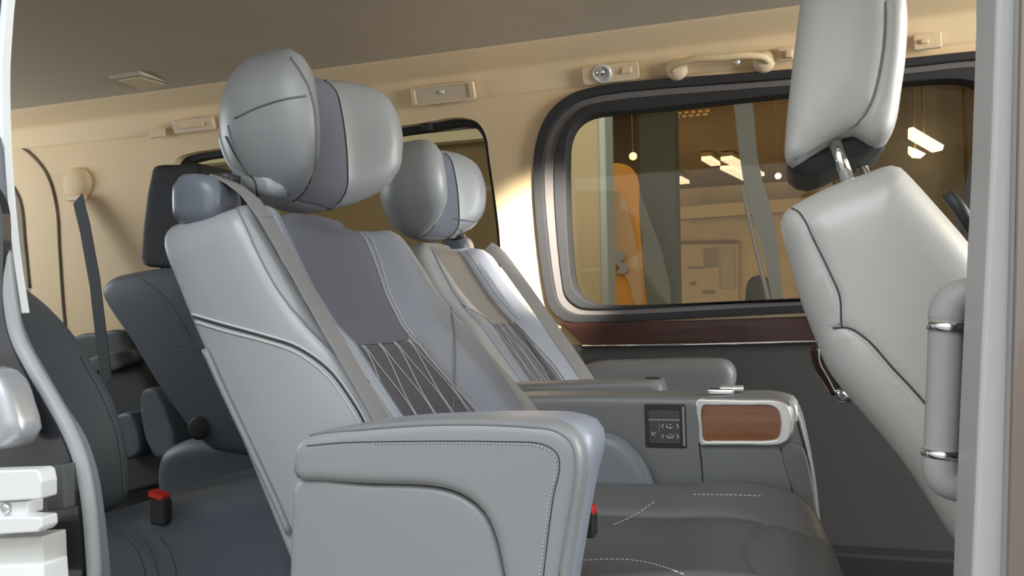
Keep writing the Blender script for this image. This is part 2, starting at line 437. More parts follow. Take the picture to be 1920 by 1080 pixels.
o = plate('sash', mid2, [glass1], MW, WY-.014, WY+.055, GASKET, g, bevel=.004)
g2 = struct(plate('window_2', hole2, [], MW, WY+.05, WY+.055, GLASS))
g3 = struct(plate('window_3', hole3, [], MW, WY+.05, WY+.055, GLASS))
# dark sash around the rear quarter glass
def grow(L, d):
    O = np.array(L); T = np.roll(O, -1, 0)-np.roll(O, 1, 0); T /= np.linalg.norm(T, axis=1)[:, None]+1e-9
    s = 1 if .5*np.sum(O[:, 0]*np.roll(O[:, 1], -1)-np.roll(O[:, 0], -1)*O[:, 1]) > 0 else -1
    return [tuple(x) for x in O+s*d*np.stack([T[:, 1], -T[:, 0]], 1)]
plate('window_frame', hole2, [grow(hole2, -.018)], MW, WY+.03, WY+.07, GASKET, g2)
c = hY(800, 233, WY+.02); box('latch_knob', (c[0], WY+.02, c[2]-.01), (.035, .03, .022), GASKET, g2, .006)

# lower trim, walnut strip, chrome line
low = plate('wall_lower_trim', [(-3.4, 0), (2.2, 0), (2.2, .645), (-3.4, .645)], [], MW, WY-.02, WY+.001, TRIMD)
struct(low); low.name = 'wall_far_lower'
wd = plate('trim_1', XZ([(1052, 604), (1080, 606), (1300, 601), (1535, 592), (1900, 582), (1900, 633), (1535, 640), (1098, 648)], WY-.02), [], MW, WY-.034, WY-.0, WOODD, bevel=.004); struct(wd)
P = [hY(u, v, WY-.038) for u, v in [(1092, 649), (1300, 646), (1532, 640), (1900, 634)]]
struct(tube('trim_2', P, .0042, CHROME, seg=8))
# low ledge at the base of the far wall
struct(box('trim_3', (.3, WY-.06, .06), (2.6, .08, .12), PLAST, None, .01))

# roof: swept profile
prof = [(WY+.005, 1.385), (WY-.008, 1.40), (WY-.03, 1.455), (WY-.045, 1.466), (2.22, 1.481), (2.19, 1.492), (2.12, 1.503), (1.8, 1.522), (1.4, 1.53), (1.0, 1.515), (.80, 1.48), (.70, 1.42), (.70, 1.45), (1.0, 1.56), (2.45, 1.56), (WY+.09, 1.385)]
def sweepX(name, prof, x0, x1, m, n=2, zf=lambda x: 0):
    xs = np.linspace(x0, x1, n); V = [(x, y, z+zf(x)) for x in xs for y, z in prof]; k = len(prof); F = []
    for i in range(n-1):
        for j in range(k): F.append((i*k+j, i*k+(j+1) % k, (i+1)*k+(j+1) % k, (i+1)*k+j))
    F += [tuple(range(k)), tuple((n-1)*k+j for j in range(k))]
    return mk(name, V, F, m, smooth=False)
rail = [(WY+.005, 1.385), (WY-.010, 1.40), (WY-.030, 1.452), (WY-.050, 1.465), (2.23, 1.480), (2.215, 1.492), (2.215, 1.57), (WY+.09, 1.57), (WY+.09, 1.385)]
o = struct(sweepX('trim_4', rail, -3.4, 2.2, mat('beige_rail_lit', (.86, .67, .42), .6, .3, bump=('noise', 300, .08))));  # beige lightened to carry the window light on the cove
for p in o.data.polygons: p.use_smooth = True
o.modifiers.new('es', 'EDGE_SPLIT').split_angle = math.radians(50)
head = [(2.235, 1.484), (2.20, 1.492), (2.12, 1.502), (1.8, 1.520), (1.4, 1.528), (1.05, 1.515), (.82, 1.48), (.70, 1.40), (.66, 1.40), (.66, 1.58), (2.235, 1.58)]
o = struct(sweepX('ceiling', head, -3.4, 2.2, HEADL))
for p in o.data.polygons: p.use_smooth = True
o.modifiers.new('es', 'EDGE_SPLIT').split_angle = math.radians(50)
struct(box('floor', (-.6, 1.55, -.02), (5.6, 1.86, .04), CARPET, None, 0))
struct(box('wall_rear', (-3.35, 1.55, .75), (.08, 1.8, 1.6), BEIGE, None, 0))
# ground of the showroom
struct(box('floor_showroom', (0, 4, -.46), (60, 50, .02), mat('showroom_tiles', (.45, .44, .42), .3, .5), None, 0))

# rear pillar grooves, belt anchor
for k, L in enumerate([[(0, 264), (40, 275), (85, 320), (106, 385), (112, 470), (118, 560), (124, 628)], [(15, 335), (38, 375), (48, 460), (56, 540)]]):
    struct(tube('trim_%d' % (5+k), [hY(u, v, WY-.001) for u, v in spline(L, 6)], .006, BEIGEDD, seg=6))
an = root('rear_belt_anchor', 'round beige seat belt anchor cover on the rear pillar', 'belt anchor', tuple(hY(150, 380, WY)))
c = hY(150, 345, WY)
lathe('cover', (c[0], WY, c[2]), (0, -1, 0), [(.058, -.002), (.058, .012), (.048, .028), (.03, .034), (.001, .036)], BEIGE, an)
c = hY(148, 372, WY-.02); box('belt_slot', (c[0], WY-.028, c[2]), (.075, .022, .022), BEIGED, an, .006)
P = [hY(u, v, Y) for u, v, Y in [(146, 372, 2.36), (160, 430, 2.32), (178, 530, 2.26), (192, 650, 2.2), (200, 720, 2.16)]]
tag(ribbon('rear_seat_belt', P, .062, .002, BELTD, wv=(1, -.3, 0)), 'black seat belt strap hanging down from the anchor on the rear pillar', 'seat belt')

# ---- fittings on the roof rail
def onrail(u, v): return hY(u, v, WY-.022)
def fitting(name, label, cat, u0, u1, v0, v1, m=BEIGED, th=.008):
    a = hY(u0, (v0+v1)/2, WY-.035); b = hY(u1, (v0+v1)/2, WY-.035); t = hY((u0+u1)/2, v0, WY-.035); q = hY((u0+u1)/2, v1, WY-.035)
    c = ((a[0]+b[0])/2, WY-.032, (t[2]+q[2])/2); r_ = root(name, label, cat, (c[0], c[1], q[2]))
    return r_, c, b[0]-a[0], t[2]-q[2]
TR = Matrix.Rotation(math.radians(20), 3, 'X')
def MR(c, tilt=-20):
    a = math.radians(tilt)
    def f(p, q, h): return (c[0]+p, c[1]-h*math.cos(a)+q*math.sin(-a)*-1, c[2]+q*math.cos(a)+h*math.sin(a))
    return f
r_, c, w, h = fitting('interior_lamp', 'flat rectangular lamp with push button on the roof rail above the rear window', 'lamp', 772, 890, 158, 192)
plate('lamp_frame', rrect(-w/2, w/2, -h/2, h/2, .008), [rrect(-w/2+.014, w/2-.016, -h/2+.008, h/2-.006, .004)], MR(c), -.008, .010, BEIGED, r_, bevel=.002)
plate('lens', rrect(-w/2+.014, w/2-.016, -h/2+.008, h/2-.006, .004), [], MR(c), -.008, .005, mat('frosted_lens', (.62, .52, .38), .35, .5), r_)
lathe('button', (c[0]+.0, c[1]-.006, c[2]+.004), (0, -1, -.3), [(.007, 0), (.007, .006), (.004, .008)], SATIN, r_)
r_, c, w, h = fitting('spot_lamp', 'round chrome reading spot lamp in a beige plate above the side window', 'lamp', 1092, 1198, 120, 153)
plate('lamp_plate', rrect(-w/2, w/2, -h/2, h/2, .012), [], MR(c), -.008, .007, BEIGED, r_, bevel=.002)
lathe('bezel', (c[0]-.022, c[1]-.004, c[2]), (0, -1, -.35), [(.027, 0), (.027, .008), (.021, .012), (.019, .006), (.001, .004)], SATIN, r_)
lathe('spot_lens', (c[0]-.026, c[1]-.009, c[2]+.003), (0, -1, -.3), [(.013, 0), (.013, .006), (.009, .011), (.001, .013)], CHROME, r_)
box('switch', (c[0]+.048, c[1]-.01, c[2]), (.028, .008, .018), BEIGE, r_, .003)
# assist grip
a = hY(1268, 128, WY-.04); b = hY(1432, 113, WY-.04)
r_ = root('assist_grip', 'beige folding assist grip on the roof rail above the side window', 'grab handle', tuple((a+b)/2-np.array([0, 0, .02])))
for e_ in (a, b): lathe('mount', (e_[0], WY-.022, e_[2]), (0, -1, -.3), [(.029, -.01), (.029, .008), (.022, .018), (.01, .021), (.001, .022)], BEIGED, r_)
P = [a+np.array([-.012, 0, -.004]), a+np.array([.0, -.016, .004]), a+np.array([.05, -.032, .01]), (a+b)/2+np.array([0, -.036, .008]), b+np.array([-.05, -.032, .01]), b+np.array([0, -.016, .004]), b+np.array([.012, 0, -.004])]
tube('grip_bar', spline(P, 6), .0095, BEIGE, r_, seg=12)
lathe('rivet', (a[0]+.163, WY-.06, b[2]-.002), (0, -1, -.3), [(.008, 0), (.008, .006), (.001, .008)], SATIN, r_)
# coat hook
r_, c, w, h = fitting('coat_hook', 'small beige coat hook on the roof rail beside the front headrest', 'hook', 1458, 1492, 88, 114)
box('hook_plate', c, (w, .014, h), BEIGED, r_, .004); box('hook_tongue', (c[0]+.006, c[1]-.014, c[2]-.004), (w*.4, .018, h*.6), BEIGE, r_, .004)
r_, c, w, h = fitting('rail_button_plate', 'small beige button plate on the ceiling edge right of the front headrest', 'switch plate', 1712, 1766, 62, 92)
box('plate', c, (w, .014, h), BEIGED, r_, .004); box('button', (c[0]-.008, c[1]-.010, c[2]-.002), (.02, .012, .012), BEIGE, r_, .004)
r_, c, w, h = fitting('rear_interior_lamp', 'small beige lamp on the roof rail above the third row', 'lamp', 325, 400, 222, 246)
plate('lamp_frame', rrect(-w/2, w/2, -h/2, h/2, .008), [], MR(c), -.008, .008, BEIGED, r_, bevel=.002)
box('lens', (c[0], c[1]-.010, c[2]), (w*.6, .006, h*.5), BEIGE, r_, .002)
r_, c, w, h = fitting('trim_cap', 'tiny beige cap on the roof rail left of the small rear lamp', 'cap', 280, 308, 240, 258)
box('cap', c, (w, .014, h), BEIGED, r_, .004)
# roof lamp on headliner
PZ = 1.508
q = [hZ(u, v, PZ) for u, v in [(204, 140), (262, 131), (332, 152), (270, 164)]]
ctr = sum(q)/4; r_ = root('ceiling_lamp', 'flat beige lamp panel set into the grey headliner', 'lamp', tuple(ctr))
pl = plate('lamp_housing', [tuple((p-ctr)[:2]) for p in q], [], lambda x, y, h: (ctr[0]+x, ctr[1]+y, PZ+h), -.014, .03, HEADL, r_, bevel=.004)
plate('lens', [tuple((p-ctr)[:2]*.72) for p in q], [], lambda x, y, h: (ctr[0]+x, ctr[1]+y, PZ+h), -.017, .0, BEIGED, r_, bevel=.002)

# ================================================================== SECOND-ROW CAPTAIN SEAT
Lr = math.radians(25.1); AX = np.array([-math.sin(Lr), 0, math.cos(Lr)]); NX = np.array([math.cos(Lr), 0, math.sin(Lr)])
YC = 1.195
seat = root('captain_seat', 'grey leather captain seat nearest the open door, its winged headrest largest in view', 'seat', (-.3, YC, 0), 'second row captain seats')
def MB(a, y, n):
    a = a+.30*max(0, -.27-n)*min(1, max(0, (a-1.04)/.09))
    return AX*a+NX*n+np.array([0, y, 0])
ea = [.42, .60, .782, .89, .934, .994, 1.064, 1.10, 1.13, 1.2]; en = [-.13, -.152, -.182, -.202, -.219, -.232, -.239, -.242, -.246, -.25]
def ftop(P, d=None):
    a = P[:, 0]; w = np.abs(P[:, 1]-YC); base = np.interp(a, ea, en)
    w0 = np.where(P[:, 1] > YC, np.interp(a, [.80, .92, 1.05, 1.13], [.105, .085, .13, .15]), np.interp(a, [.80, .92, 1.05, 1.13], [.150, .145, .122, .108]))
    s = np.clip((w-w0)/.055, 0, 1); s = s*s*(3-2*s)
    return base-.034*(1-s)+.006*np.exp(-((w-.2)/.04)**2)
outl = [(.42, YC-.262), (.62, YC-.260), (.80, YC-.258), (.95, YC-.257), (1.06, YC-.257), (1.108, YC-.252), (1.128, YC-.225), (1.135, YC-.15), (1.136, YC), (1.137, YC+.12), (1.128, YC+.19), (1.10, YC+.235), (1.04, YC+.252), (.95, YC+.250), (.87, YC+.258), (.80, YC+.285), (.7, YC+.32), (.55, YC+.32), (.42, YC+.30)]
# bolster seam pulls the front leather in on each side
def seamline(s): return [(1.135, YC+s*.175), (1.08, YC+s*.195), (1.0, YC+s*.208), (.93, YC+s*.214), (.85, YC+s*.216), (.75, YC+s*.213), (.6, YC+s*.208)]
back = pillow('backrest', outl, MB, ftop, lambda P: np.full(len(P), -.374), LEATH, seat, .011, .020, .012,
              creases=[(spline(seamline(1), 5), .004, .004), (spline(seamline(-1), 5), .004, .004)])
BT = bvh(back)
def ypt(u, v):
    n = -.25
    for _ in range(30):
        k = ray(u, v); t = (n-CAM@NX)/(k@NX); Q = CAM+k*t; a = Q@AX; y = Q[1]; n = ftop(np.array([[a, y]]))[0]
    return (a, y)
BOs = resample(np.array(spline(outl, 6, True)), .01)
def frim(P):
    d = segdist(np.asarray(P, float), BOs); q = np.clip(1-d/.020, 0, 1); return .020*(1-np.sqrt(np.clip(1-q*q, 0, 1)))
def drape(name, px, m, lift, parent=back, n=4, r=.002):
    O = [ypt(u, v) for u, v in spline(px, n, True)]
    return pillow(name, O, MB, lambda P, d: ftop(P)-frim(P)+lift, lambda P: ftop(P)-frim(P)-.012, m, parent, .010, r, .0005, smooth_out=False)
def drapeL(name, O, m, lift, parent=back, r=.002, soft=True):
    return pillow(name, O, MB, lambda P, d: ftop(P)-frim(P)+lift, lambda P: ftop(P)-frim(P)-.012, m, parent, .010, r, .0005, smooth_out=soft, n=4)
def FP(a, y, lift=.001): return MB(a, y, (ftop(np.array([[a, y]]))-frim(np.array([[a, y]])))[0]+lift)
# front face leather panel (cool daylight tint in its colour), quilt, fabric insert
ya, yb = YC-.105, YC+.105
fl = drapeL('front_panel', [(1.133, YC-.168), (1.08, YC-.188), (1.0, YC-.20), (.93, YC-.206), (.85, YC-.208), (.75, YC-.205), (.55, YC-.20), (.55, YC+.20), (.70, YC+.215), (.80, YC+.22), (.90, YC+.222), (1.0, YC+.212), (1.07, YC+.20), (1.12, YC+.18), (1.134, YC+.11), (1.134, YC)], LEATHF, .0025)
ins = drapeL('fabric_insert', [(1.134, YC-.095), (1.10, YC-.098), (1.0, YC-.122), (.93, YC-.138), (.908, YC-.134), (.903, YC-.09), (.903, YC+.04), (.910, YC+.066), (.93, YC+.074), (1.0, YC+.10), (1.06, YC+.125), (1.11, YC+.138), (1.134, YC+.138)], INSERT, .0045)
qu = drapeL('quilted_insert', [(.901, YC-.138), (.901, YC+.064), (.87, YC+.068), (.82, YC+.083), (.76, YC+.107), (.6, YC+.11), (.6, YC-.162), (.76, YC-.162), (.87, YC-.150)], QUILT, .0045, soft=False)
lines = []
s_ = .050; Pq = .118
for k in range(-3, 4):
    for sg in (-1, 1):
        L_ = []
        for t in np.linspace(0, 1.9, 60):
            a = .902-t*Pq; y = YC-.005+k*s_*(1+.15*t)+sg*s_/4*(1-math.cos(math.pi*t))+sg*.002
            lim = np.interp(a, [.62, .76, .82, .87, .905], [.104, .101, .078, .063, .058])
            if -np.interp(a, [.62, .76, .87, .905], [.157, .157, .146, .136]) < y-YC < lim and a > .6: L_.append(FP(a, y, .0062))
            else:
                if len(L_) > 1: lines.append(L_)
                L_ = []
        if len(L_) > 1: lines.append(L_)
multi_tube('quilt_stitching', lines, .0008, STITCH, back)
# light seams beside the insert
SL = []
for off in (.103, .128): SL.append([FP(a, YC-off-.036*(1.13-a)/.22, .0042) for a in np.linspace(1.13, .905, 24)])
RA = [.905, .93, 1.0, 1.06, 1.11, 1.134]; RY = [.070, .078, .104, .129, .142, .142]
for off in (.0, .013): SL.append([FP(a, YC+np.interp(a, RA, RY)+off, .0042) for a in np.linspace(1.13, .905, 24)])
SL.append([FP(a, YC+np.interp(a, [.62, .76, .82, .87, .905], [.115, .112, .088, .073, .070]), .0048) for a in np.linspace(.905, .62, 24)])
SL.append([FP(a, YC-np.interp(a, [.62, .76, .82, .87, .905], [.168, .168, .160, .152, .142]), .0048) for a in np.linspace(.905, .62, 24)])
multi_tube('insert_seam', SL, .0011, STITCH, back)
multi_tube('far_bolster_seam', [trace([(742, 412), (775, 440), (803, 485), (830, 545), (845, 593), (851, 660), (848, 740), (846, 790)], BT, .0045)], .0012, STITCHD, back)
# seams on the door-side bolster and side face
sf = [trace(l, BT, .0030) for l in ([(444, 392), (472, 452), (518, 539), (570, 607), (616, 654), (660, 695), (704, 788)], [(496, 425), (540, 520), (585, 590), (625, 640), (690, 720)])]
multi_tube('bolster_seam', sf, .0011, STITCHD, back)
sf = [trace(l, BT, .0008) for l in ([(354, 587), (420, 606), (500, 628), (560, 648), (620, 690), (668, 755), (690, 796)], [(362, 602), (420, 620), (500, 641), (556, 661), (612, 702), (655, 760), (678, 798)])]
multi_tube('side_seam', sf, .0018, STITCH, back)
multi_tube('side_seam_shadow', [trace([(356, 592), (420, 611), (500, 633), (558, 653), (617, 695), (663, 757), (686, 797)], BT, .0003)], .0016, SEAMD, back)
# hard shell strip at the rear edge
P = [hY(u, v, .934) for u, v in [(384, 655), (420, 735), (465, 830), (510, 925), (543, 1000)]]
tube('shell_edge', spline(P, 5), .0045, LEATHSIDE, back)

# shoulder cap that guides the belt
c0 = hY(352, 415, 1.0); 
capO = [(318, 330), (350, 322), (385, 330), (400, 350), (402, 400), (385, 418), (345, 422), (318, 416), (312, 380)]
cap = side('belt_guide_cap', capO, .955, .07, PLASTG, seat, r=.018, rb=.02, bulge=.004)
side('belt_slot_bezel', [(388, 330), (420, 322), (432, 328), (428, 345), (400, 352), (386, 342)], 1.0, .03, PLAST, cap, r=.005)
# belt
def crest(u, v, lift):
    n = -.22; k = ray(u, v)
    for _ in range(40):
        t = (n-CAM@NX)/(k@NX); Q = CAM+k*t; n = .6*n+.4*(np.interp(Q@AX, ea, en)+lift)
    return Q
P = [crest(u, v, .014) for u, v in spline([(492, 400), (516, 440), (585, 560), (650, 672), (718, 790), (755, 860)], 5)]
P = [np.array(hY(412, 332, 1.0)), np.array(hY(440, 347, .99)), np.array(hY(468, 368, .985))]+P
ribbon('seat_belt', P, .034, .002, BELT, seat, wv=(0, 1, 0))

# headrest
HO = np.array([-.712, YC+.024, .93]); Lh = math.radians(4); HA = np.array([-math.sin(Lh), 0, math.cos(Lh)]); HN = np.array([math.cos(Lh), 0, math.sin(Lh)])
YH = YC+.015
def MH(y, z, n): return HO+HA*z+HN*n+np.array([0, y-.0, 0])
def htop(P, d=None):
    w = np.abs(P[:, 0]); s = np.clip((w-.045)/.10, 0, 1); s = s*s*(3-2*s)
    bow = -.012*((P[:, 1]-.115)/.115)**2
    return .072*s+bow
hout = [(x*1.05, z*1.02) for x, z in [(-.155, .13), (-.15, .18), (-.128, .218), (-.09, .240), (-.045, .243), (0, .236), (.045, .238), (.09, .236), (.13, .222), (.155, .19), (.165, .14), (.155, .09), (.128, .05), (.09, .022), (.04, .008), (-.02, .004), (-.075, .012), (-.115, .035), (-.143, .08)]]
head = pillow('headrest', hout, MH, htop, lambda P: -.138+.04*(np.abs(P[:, 0])/.16)**2+.03*((P[:, 1]-.12)/.12)**2, LEATH, seat, .009, .045, .05)
HT = bvh(head)
def hd(name, O, m, lift, parent=head):
    return pillow(name, O, MH, lambda P, d: htop(P)+lift-np.where(True, 0, 0)-rimH(P), lambda P: htop(P)-rimH(P)-.01, m, parent, .008, .001, .0005, smooth_out=False)
HOs = resample(np.array(spline(hout, 6, True)), .009)
def rimH(P):
    d = segdist(P, HOs); q = np.clip(1-d/.045, 0, 1); return .045*(1-np.sqrt(np.clip(1-q*q, 0, 1)))
bandO = [(-.068, z) for z in np.linspace(.014, .235, 14)]+[(.054, z) for z in np.linspace(.232, .012, 14)]
bnd = hd('fabric_band', bandO, INSERT, .002)
rl = []
for y0 in (-.070, .056):
    rl.append([MH(y0, z, htop(np.array([[y0, z]]))[0]-rimH(np.array([[y0, z]]))[0]+.001) for z in np.linspace(.012, .234, 20)])
multi_tube('band_seam', rl, .0015, SEAMD, head)
sl = [trace(l, HT, .0008, 8) for l in ([(440, 222), (480, 203), (530, 187), (574, 180)], [(545, 108), (572, 150), (588, 200), (592, 260), (588, 320), (572, 350), (540, 362)], [(428, 235), (438, 272), (456, 310), (480, 340), (500, 354)])]
multi_tube('wing_seam', sl, .0014, STITCHD, head)
# lower rear shell of headrest
hb = side('headrest_back_shell', [(400, 255), (404, 235), (430, 235), (470, 300), (520, 340), (520, 355), (505, 368), (480, 364), (450, 343), (420, 312)], 1.09, .05, LEATH, head, r=.015)
tube('shell_seam', trace([(424, 256), (442, 290), (462, 320), (478, 340), (483, 368)], bvh(hb, head), .0008, 6), .0013, SEAMD, hb)

# outer armrest
AY = .82
armO = [(546, 900), (543, 868), (549, 838), (572, 817), (620, 807), (700, 797), (833, 788), (981, 791), (1046, 800), (1076, 821), (1088, 852), (1087, 900), (1071, 995), (1055, 1090), (1040, 1180), (960, 1180), (942, 1090), (923, 1006), (900, 961), (863, 932), (815, 917), (685, 911), (600, 906)]
arm = side('armrest', armO, AY, .040, LEATHSIDE, seat, r=.013, rb=.004, n=5, res=.010)
AT = bvh(arm)
P = trace([(549, 842), (574, 820), (685, 805), (833, 796), (981, 800), (1043, 809), (1071, 831), (1079, 858), (1077, 902), (1062, 995), (1048, 1078)], AT, .0006, 10)
multi_tube('edge_piping', [P], .0013, STITCHD, arm)
P = trace([(575, 836), (640, 830), (740, 828), (833, 827), (930, 828), (1018, 833), (1044, 850), (1049, 876), (1038, 930), (1027, 1010), (1019, 1079)], AT, .0004, 10)
multi_tube('panel_groove', [P], .0006, SEAMD, arm)
P = trace([(700, 831), (833, 830), (930, 831), (1013, 837), (1038, 853), (1043, 876), (1032, 930), (1021, 1010), (1013, 1079)], AT, .0008, 10)
multi_tube('stitching', dashes(P, .003, .0022), .0007, STITCH, arm)
lower = side('armrest_side_panel', [(552, 905), (685, 909), (815, 915), (866, 932), (903, 961), (926, 1006), (944, 1085), (955, 1180), (540, 1180), (541, 1085), (546, 960)], AY+.010, .085, LEATHSIDE, seat, r=.006, n=4)
# upper inner face of armrest darker pad
topb = side('armrest_top_pad', [(556, 832), (612, 812), (707, 796), (833, 788), (981, 786), (1052, 790), (1094, 806), (1104, 824), (1107, 850), (1094, 905), (1077, 995), (1062, 1085), (1040, 1180), (1005, 1180), (1030, 1000), (1050, 880), (1040, 825), (980, 812), (833, 808), (600, 830)], AY+.022, .09, LEATHF, seat, r=.02, n=5)

# cushion
def MC(x, y, h): return (x, y, h)
def ctop(P, d=None):
    x, y = P[:, 0], P[:, 1]; w = np.abs(y-YC); s = np.clip((w-.15)/.09, 0, 1); s = s*s*(3-2*s)
    fr = np.clip((x+.02)/.10, 0, 1)
    return .416+.045*s+.014*np.exp(-((x+.09)/.1)**2)-.07*fr**2
cush = pillow('seat_cushion', [(-.62, .95), (-.4, .945), (-.1, .945), (0, .96), (.045, 1.03), (.055, 1.2), (.045, 1.36), (.0, 1.43), (-.1, 1.46), (-.4, 1.47), (-.62, 1.46)], MC, ctop, lambda P: np.full(len(P), .26), LEATHD, seat, .013, .04, .02,
              creases=[(spline([(-.6, 1.36), (-.3, 1.37), (-.1, 1.36), (.0, 1.33)], 5), .006, .006), (spline([(-.6, 1.06), (-.3, 1.05), (-.1, 1.06), (0, 1.08)], 5), .008, .006), (spline([(-.05, 1.06), (-.08, 1.2), (-.06, 1.36)], 5), .004, .005)])
CT = bvh(cush)
lines = [trace([(1085, 1053), (1130, 1050), (1180, 1051), (1230, 1060), (1285, 1079)], CT, .001, 10), trace([(1150, 985), (1185, 970), (1215, 950), (1232, 938)], CT, .001, 8), trace([(1300, 928), (1380, 929), (1430, 931)], CT, .001, 8)]
for l in lines:
    if len(l) > 1: multi_tube('stitching', dashes(l, .005, .003), .0011, STITCH, cush)
box('seat_base', (-.3, YC, .14), (.5, .42, .22), PLAST, seat, .02)
# inner hip pad
side('hip_pad', [(1000, 815), (1060, 805), (1110, 808), (1160, 822), (1200, 860), (1222, 905), (1232, 960), (1180, 1020), (1060, 1040), (1000, 960)], 1.445, .035, mat('hip_pad_leather', (.20, .215, .235), .42, .5, bump=('leather', 420, .12)), seat, r=.02, bulge=.006)

# inner console
CY = 1.495
consO = [(880, 752), (960, 744), (1100, 742), (1300, 744), (1480, 750), (1500, 775), (1515, 830), (1528, 900), (1536, 960), (1542, 1040), (1546, 1200), (900, 1200), (880, 900)]
cons = side('console', consO, CY, .115, CONS, seat, r=.012, rb=.02, n=4)
KT = bvh(cons)
P = trace([(1311, 830), (1315, 865), (1319, 925)], KT, .0003, 8); Pb = trace([(1462, 838), (1478, 880), (1488, 935), (1495, 975)], KT, .0003, 8)
multi_tube('panel_gap', [P, Pb], .0014, SEAMD, cons)
P = trace([(1496, 790), (1512, 850), (1524, 920), (1532, 990)], KT, .0004, 8)
multi_tube('front_edge_piping', [P], .0025, PLAST, cons)
# front face skirt
side('console_front_skirt', [(1466, 838), (1500, 832), (1518, 880), (1531, 950), (1538, 1005), (1505, 1000), (1492, 940)], CY-.004, .05, CONSL, cons, r=.004)
# control panel
def pl(u, v, Y=CY): p = hY(u, v, Y); return (p[0], p[2])
def rectpx(u0, u1, v0, v1, Y, r=.003): a = pl(u0, v0, Y); b = pl(u1, v1, Y); return rrect(a[0], b[0], b[1], a[1], r)
MYn = lambda p, q, h: (p, CY-h, q)
cp = plate('control_panel', rectpx(1208, 1288, 757, 840, CY, .004), [], MYn, -.004, .003, PLAST, cons, bevel=.0015)
plate('panel_face', rectpx(1216, 1277, 769, 832, CY, .002), [], MYn, .002, .005, mat('switch_grey', (.075, .075, .078), .4), cp, bevel=.0008)
plate('bright_edge', rectpx(1279, 1286, 762, 836, CY, .001), [], MYn, .002, .0045, mat('panel_edge_grey', (.3, .3, .3), .4), cp, bevel=.0008)
sw = []
IC = mat('white_switch_marking', (.75, .76, .76), .4)
plate('display_bar', rectpx(1217, 1276, 785, 788, CY, .0005), [], MYn, .004, .0058, mat('panel_line_grey', (.35, .35, .36), .4), cp)
def icon(strokes):
    return [[np.array([pl(u, v)[0], CY-.0058, pl(u, v)[1]]) for u, v in s] for s in strokes]
st = []
# (seat up) and (seat recline) rockers in brackets, heated seat mark
for vv, fx in ((799, 1), (818, 0)):
    st += [[(1245, vv-4), (1242, vv), (1245, vv+4)], [(1270, vv-4), (1273, vv), (1270, vv+4)]]
    st += [[(1251, vv-3), (1251, vv+1), (1257, vv+3), (1262, vv+1)]] if fx else [[(1250, vv-2), (1254, vv+2), (1262, vv+2), (1264, vv-3)]]
    st += [[(1256, vv-4), (1259, vv-3)]]
st += [[(1224, 809), (1224, 814), (1229, 816)], [(1228, 809), (1230, 812)]]
multi_tube('switch_symbols', icon(st), .0009, IC, cp, seg=5)
plate('switch_split', rectpx(1236, 1237.4, 789, 812, CY, .0002), [], MYn, .004, .0056, mat('panel_line_grey', (.35,)*3), cp)
# silver framed walnut end
fo = XZ(spline([(1308, 749), (1330, 748), (1400, 749), (1455, 750), (1474, 757), (1483, 775), (1484, 800), (1478, 822), (1462, 832), (1400, 833), (1330, 833), (1314, 832), (1311, 800)], 4, True), CY)
fi = XZ(spline([(1319, 761), (1340, 759), (1400, 759), (1446, 760), (1458, 768), (1463, 785), (1463, 805), (1458, 820), (1445, 824), (1390, 825), (1340, 825), (1322, 824), (1318, 800)], 4, True), CY)
fr = plate('silver_frame', fo, [fi], MYn, -.03, .010, SATIN, cons, bevel=.0025)
plate('walnut_inlay', fi, [], MYn, -.02, .005, WOOD, fr)
side('end_cap', [(1470, 752), (1486, 752), (1495, 762), (1496, 795), (1488, 822), (1474, 830), (1462, 832), (1470, 800)], CY-.002, .10, SATIN, cons, r=.008)
# release latch on console top
box('latch', tuple(hY(1352, 734, CY+.03)), (.045, .022, .010), CHROME, cons, .003)
box('latch_lever', tuple(hY(1372, 728, CY+.05)), (.04, .03, .008), SATIN, cons, .003)
# buckle between armrest and cushion
c = hY(1108, 982, 1.0); bk = box('buckle', (c[0], 1.0, c[2]), (.012, .022, .030), PLAST, seat, .003)
c = hY(1108, 956, 1.0); box('release_button', (c[0], 1.0, c[2]), (.011, .018, .013), RED, bk, .003)

# ---------------- far captain seat: a mirrored copy
SK = {'armrest', 'armrest_side_panel', 'armrest_top_pad', 'console', 'hip_pad', 'buckle', 'seat_belt'}
def copy_tree(o, parent=None):
    c = o.copy(); COL.objects.link(c); c.parent = parent
    for ch in list(o.children):
        if o is seat and ch.name.split('.')[0] in SK: continue
        copy_tree(ch, c)
    return c
far = copy_tree(seat); far.location = (seat.location[0]-.12, 2.0, 0.005); far.scale = (1, -1, 1)
far['label'] = 'grey leather captain seat beside the far side window, behind the nearer captain seat'
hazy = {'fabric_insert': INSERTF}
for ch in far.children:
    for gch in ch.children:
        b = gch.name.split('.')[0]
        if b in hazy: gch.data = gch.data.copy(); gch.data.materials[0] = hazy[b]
# far seat's own armrests (plain)
def fpart(name, px, Y, th, m, **k): return side(name, px, Y, th, m, far, **k)
def mirror_fix(o):
    # parent is mirrored in Y about its origin: flip local y so that the part stands where it was traced
    for v in o.data.vertices: v.co.y = -v.co.y
    o.data.flip_normals(); return o
P = [hY(u, v, Y) for u, v, Y in [(915, 462, 2.08), (932, 474, 2.08), (975, 530, 2.09), (1040, 622, 2.10), (1082, 682, 2.10), (1108, 722, 2.10)]]
mirror_fix(ribbon('seat_belt', spline(P, 5), .036, .002, BELT, far, wv=(.55, .75, .5)))
mirror_fix(fpart('armrest', [(1090, 690), (1110, 680), (1200, 675), (1330, 673), (1362, 677), (1376, 692), (1378, 715), (1365, 745), (1300, 760), (1090, 760)], 2.28, .08, CONS, r=.025))
mirror_fix(fpart('inner_armrest', [(900, 728), (960, 722), (1080, 717), (1215, 713), (1238, 716), (1240, 725), (1238, 800), (900, 800)], 1.63, .075, CONS, r=.012))
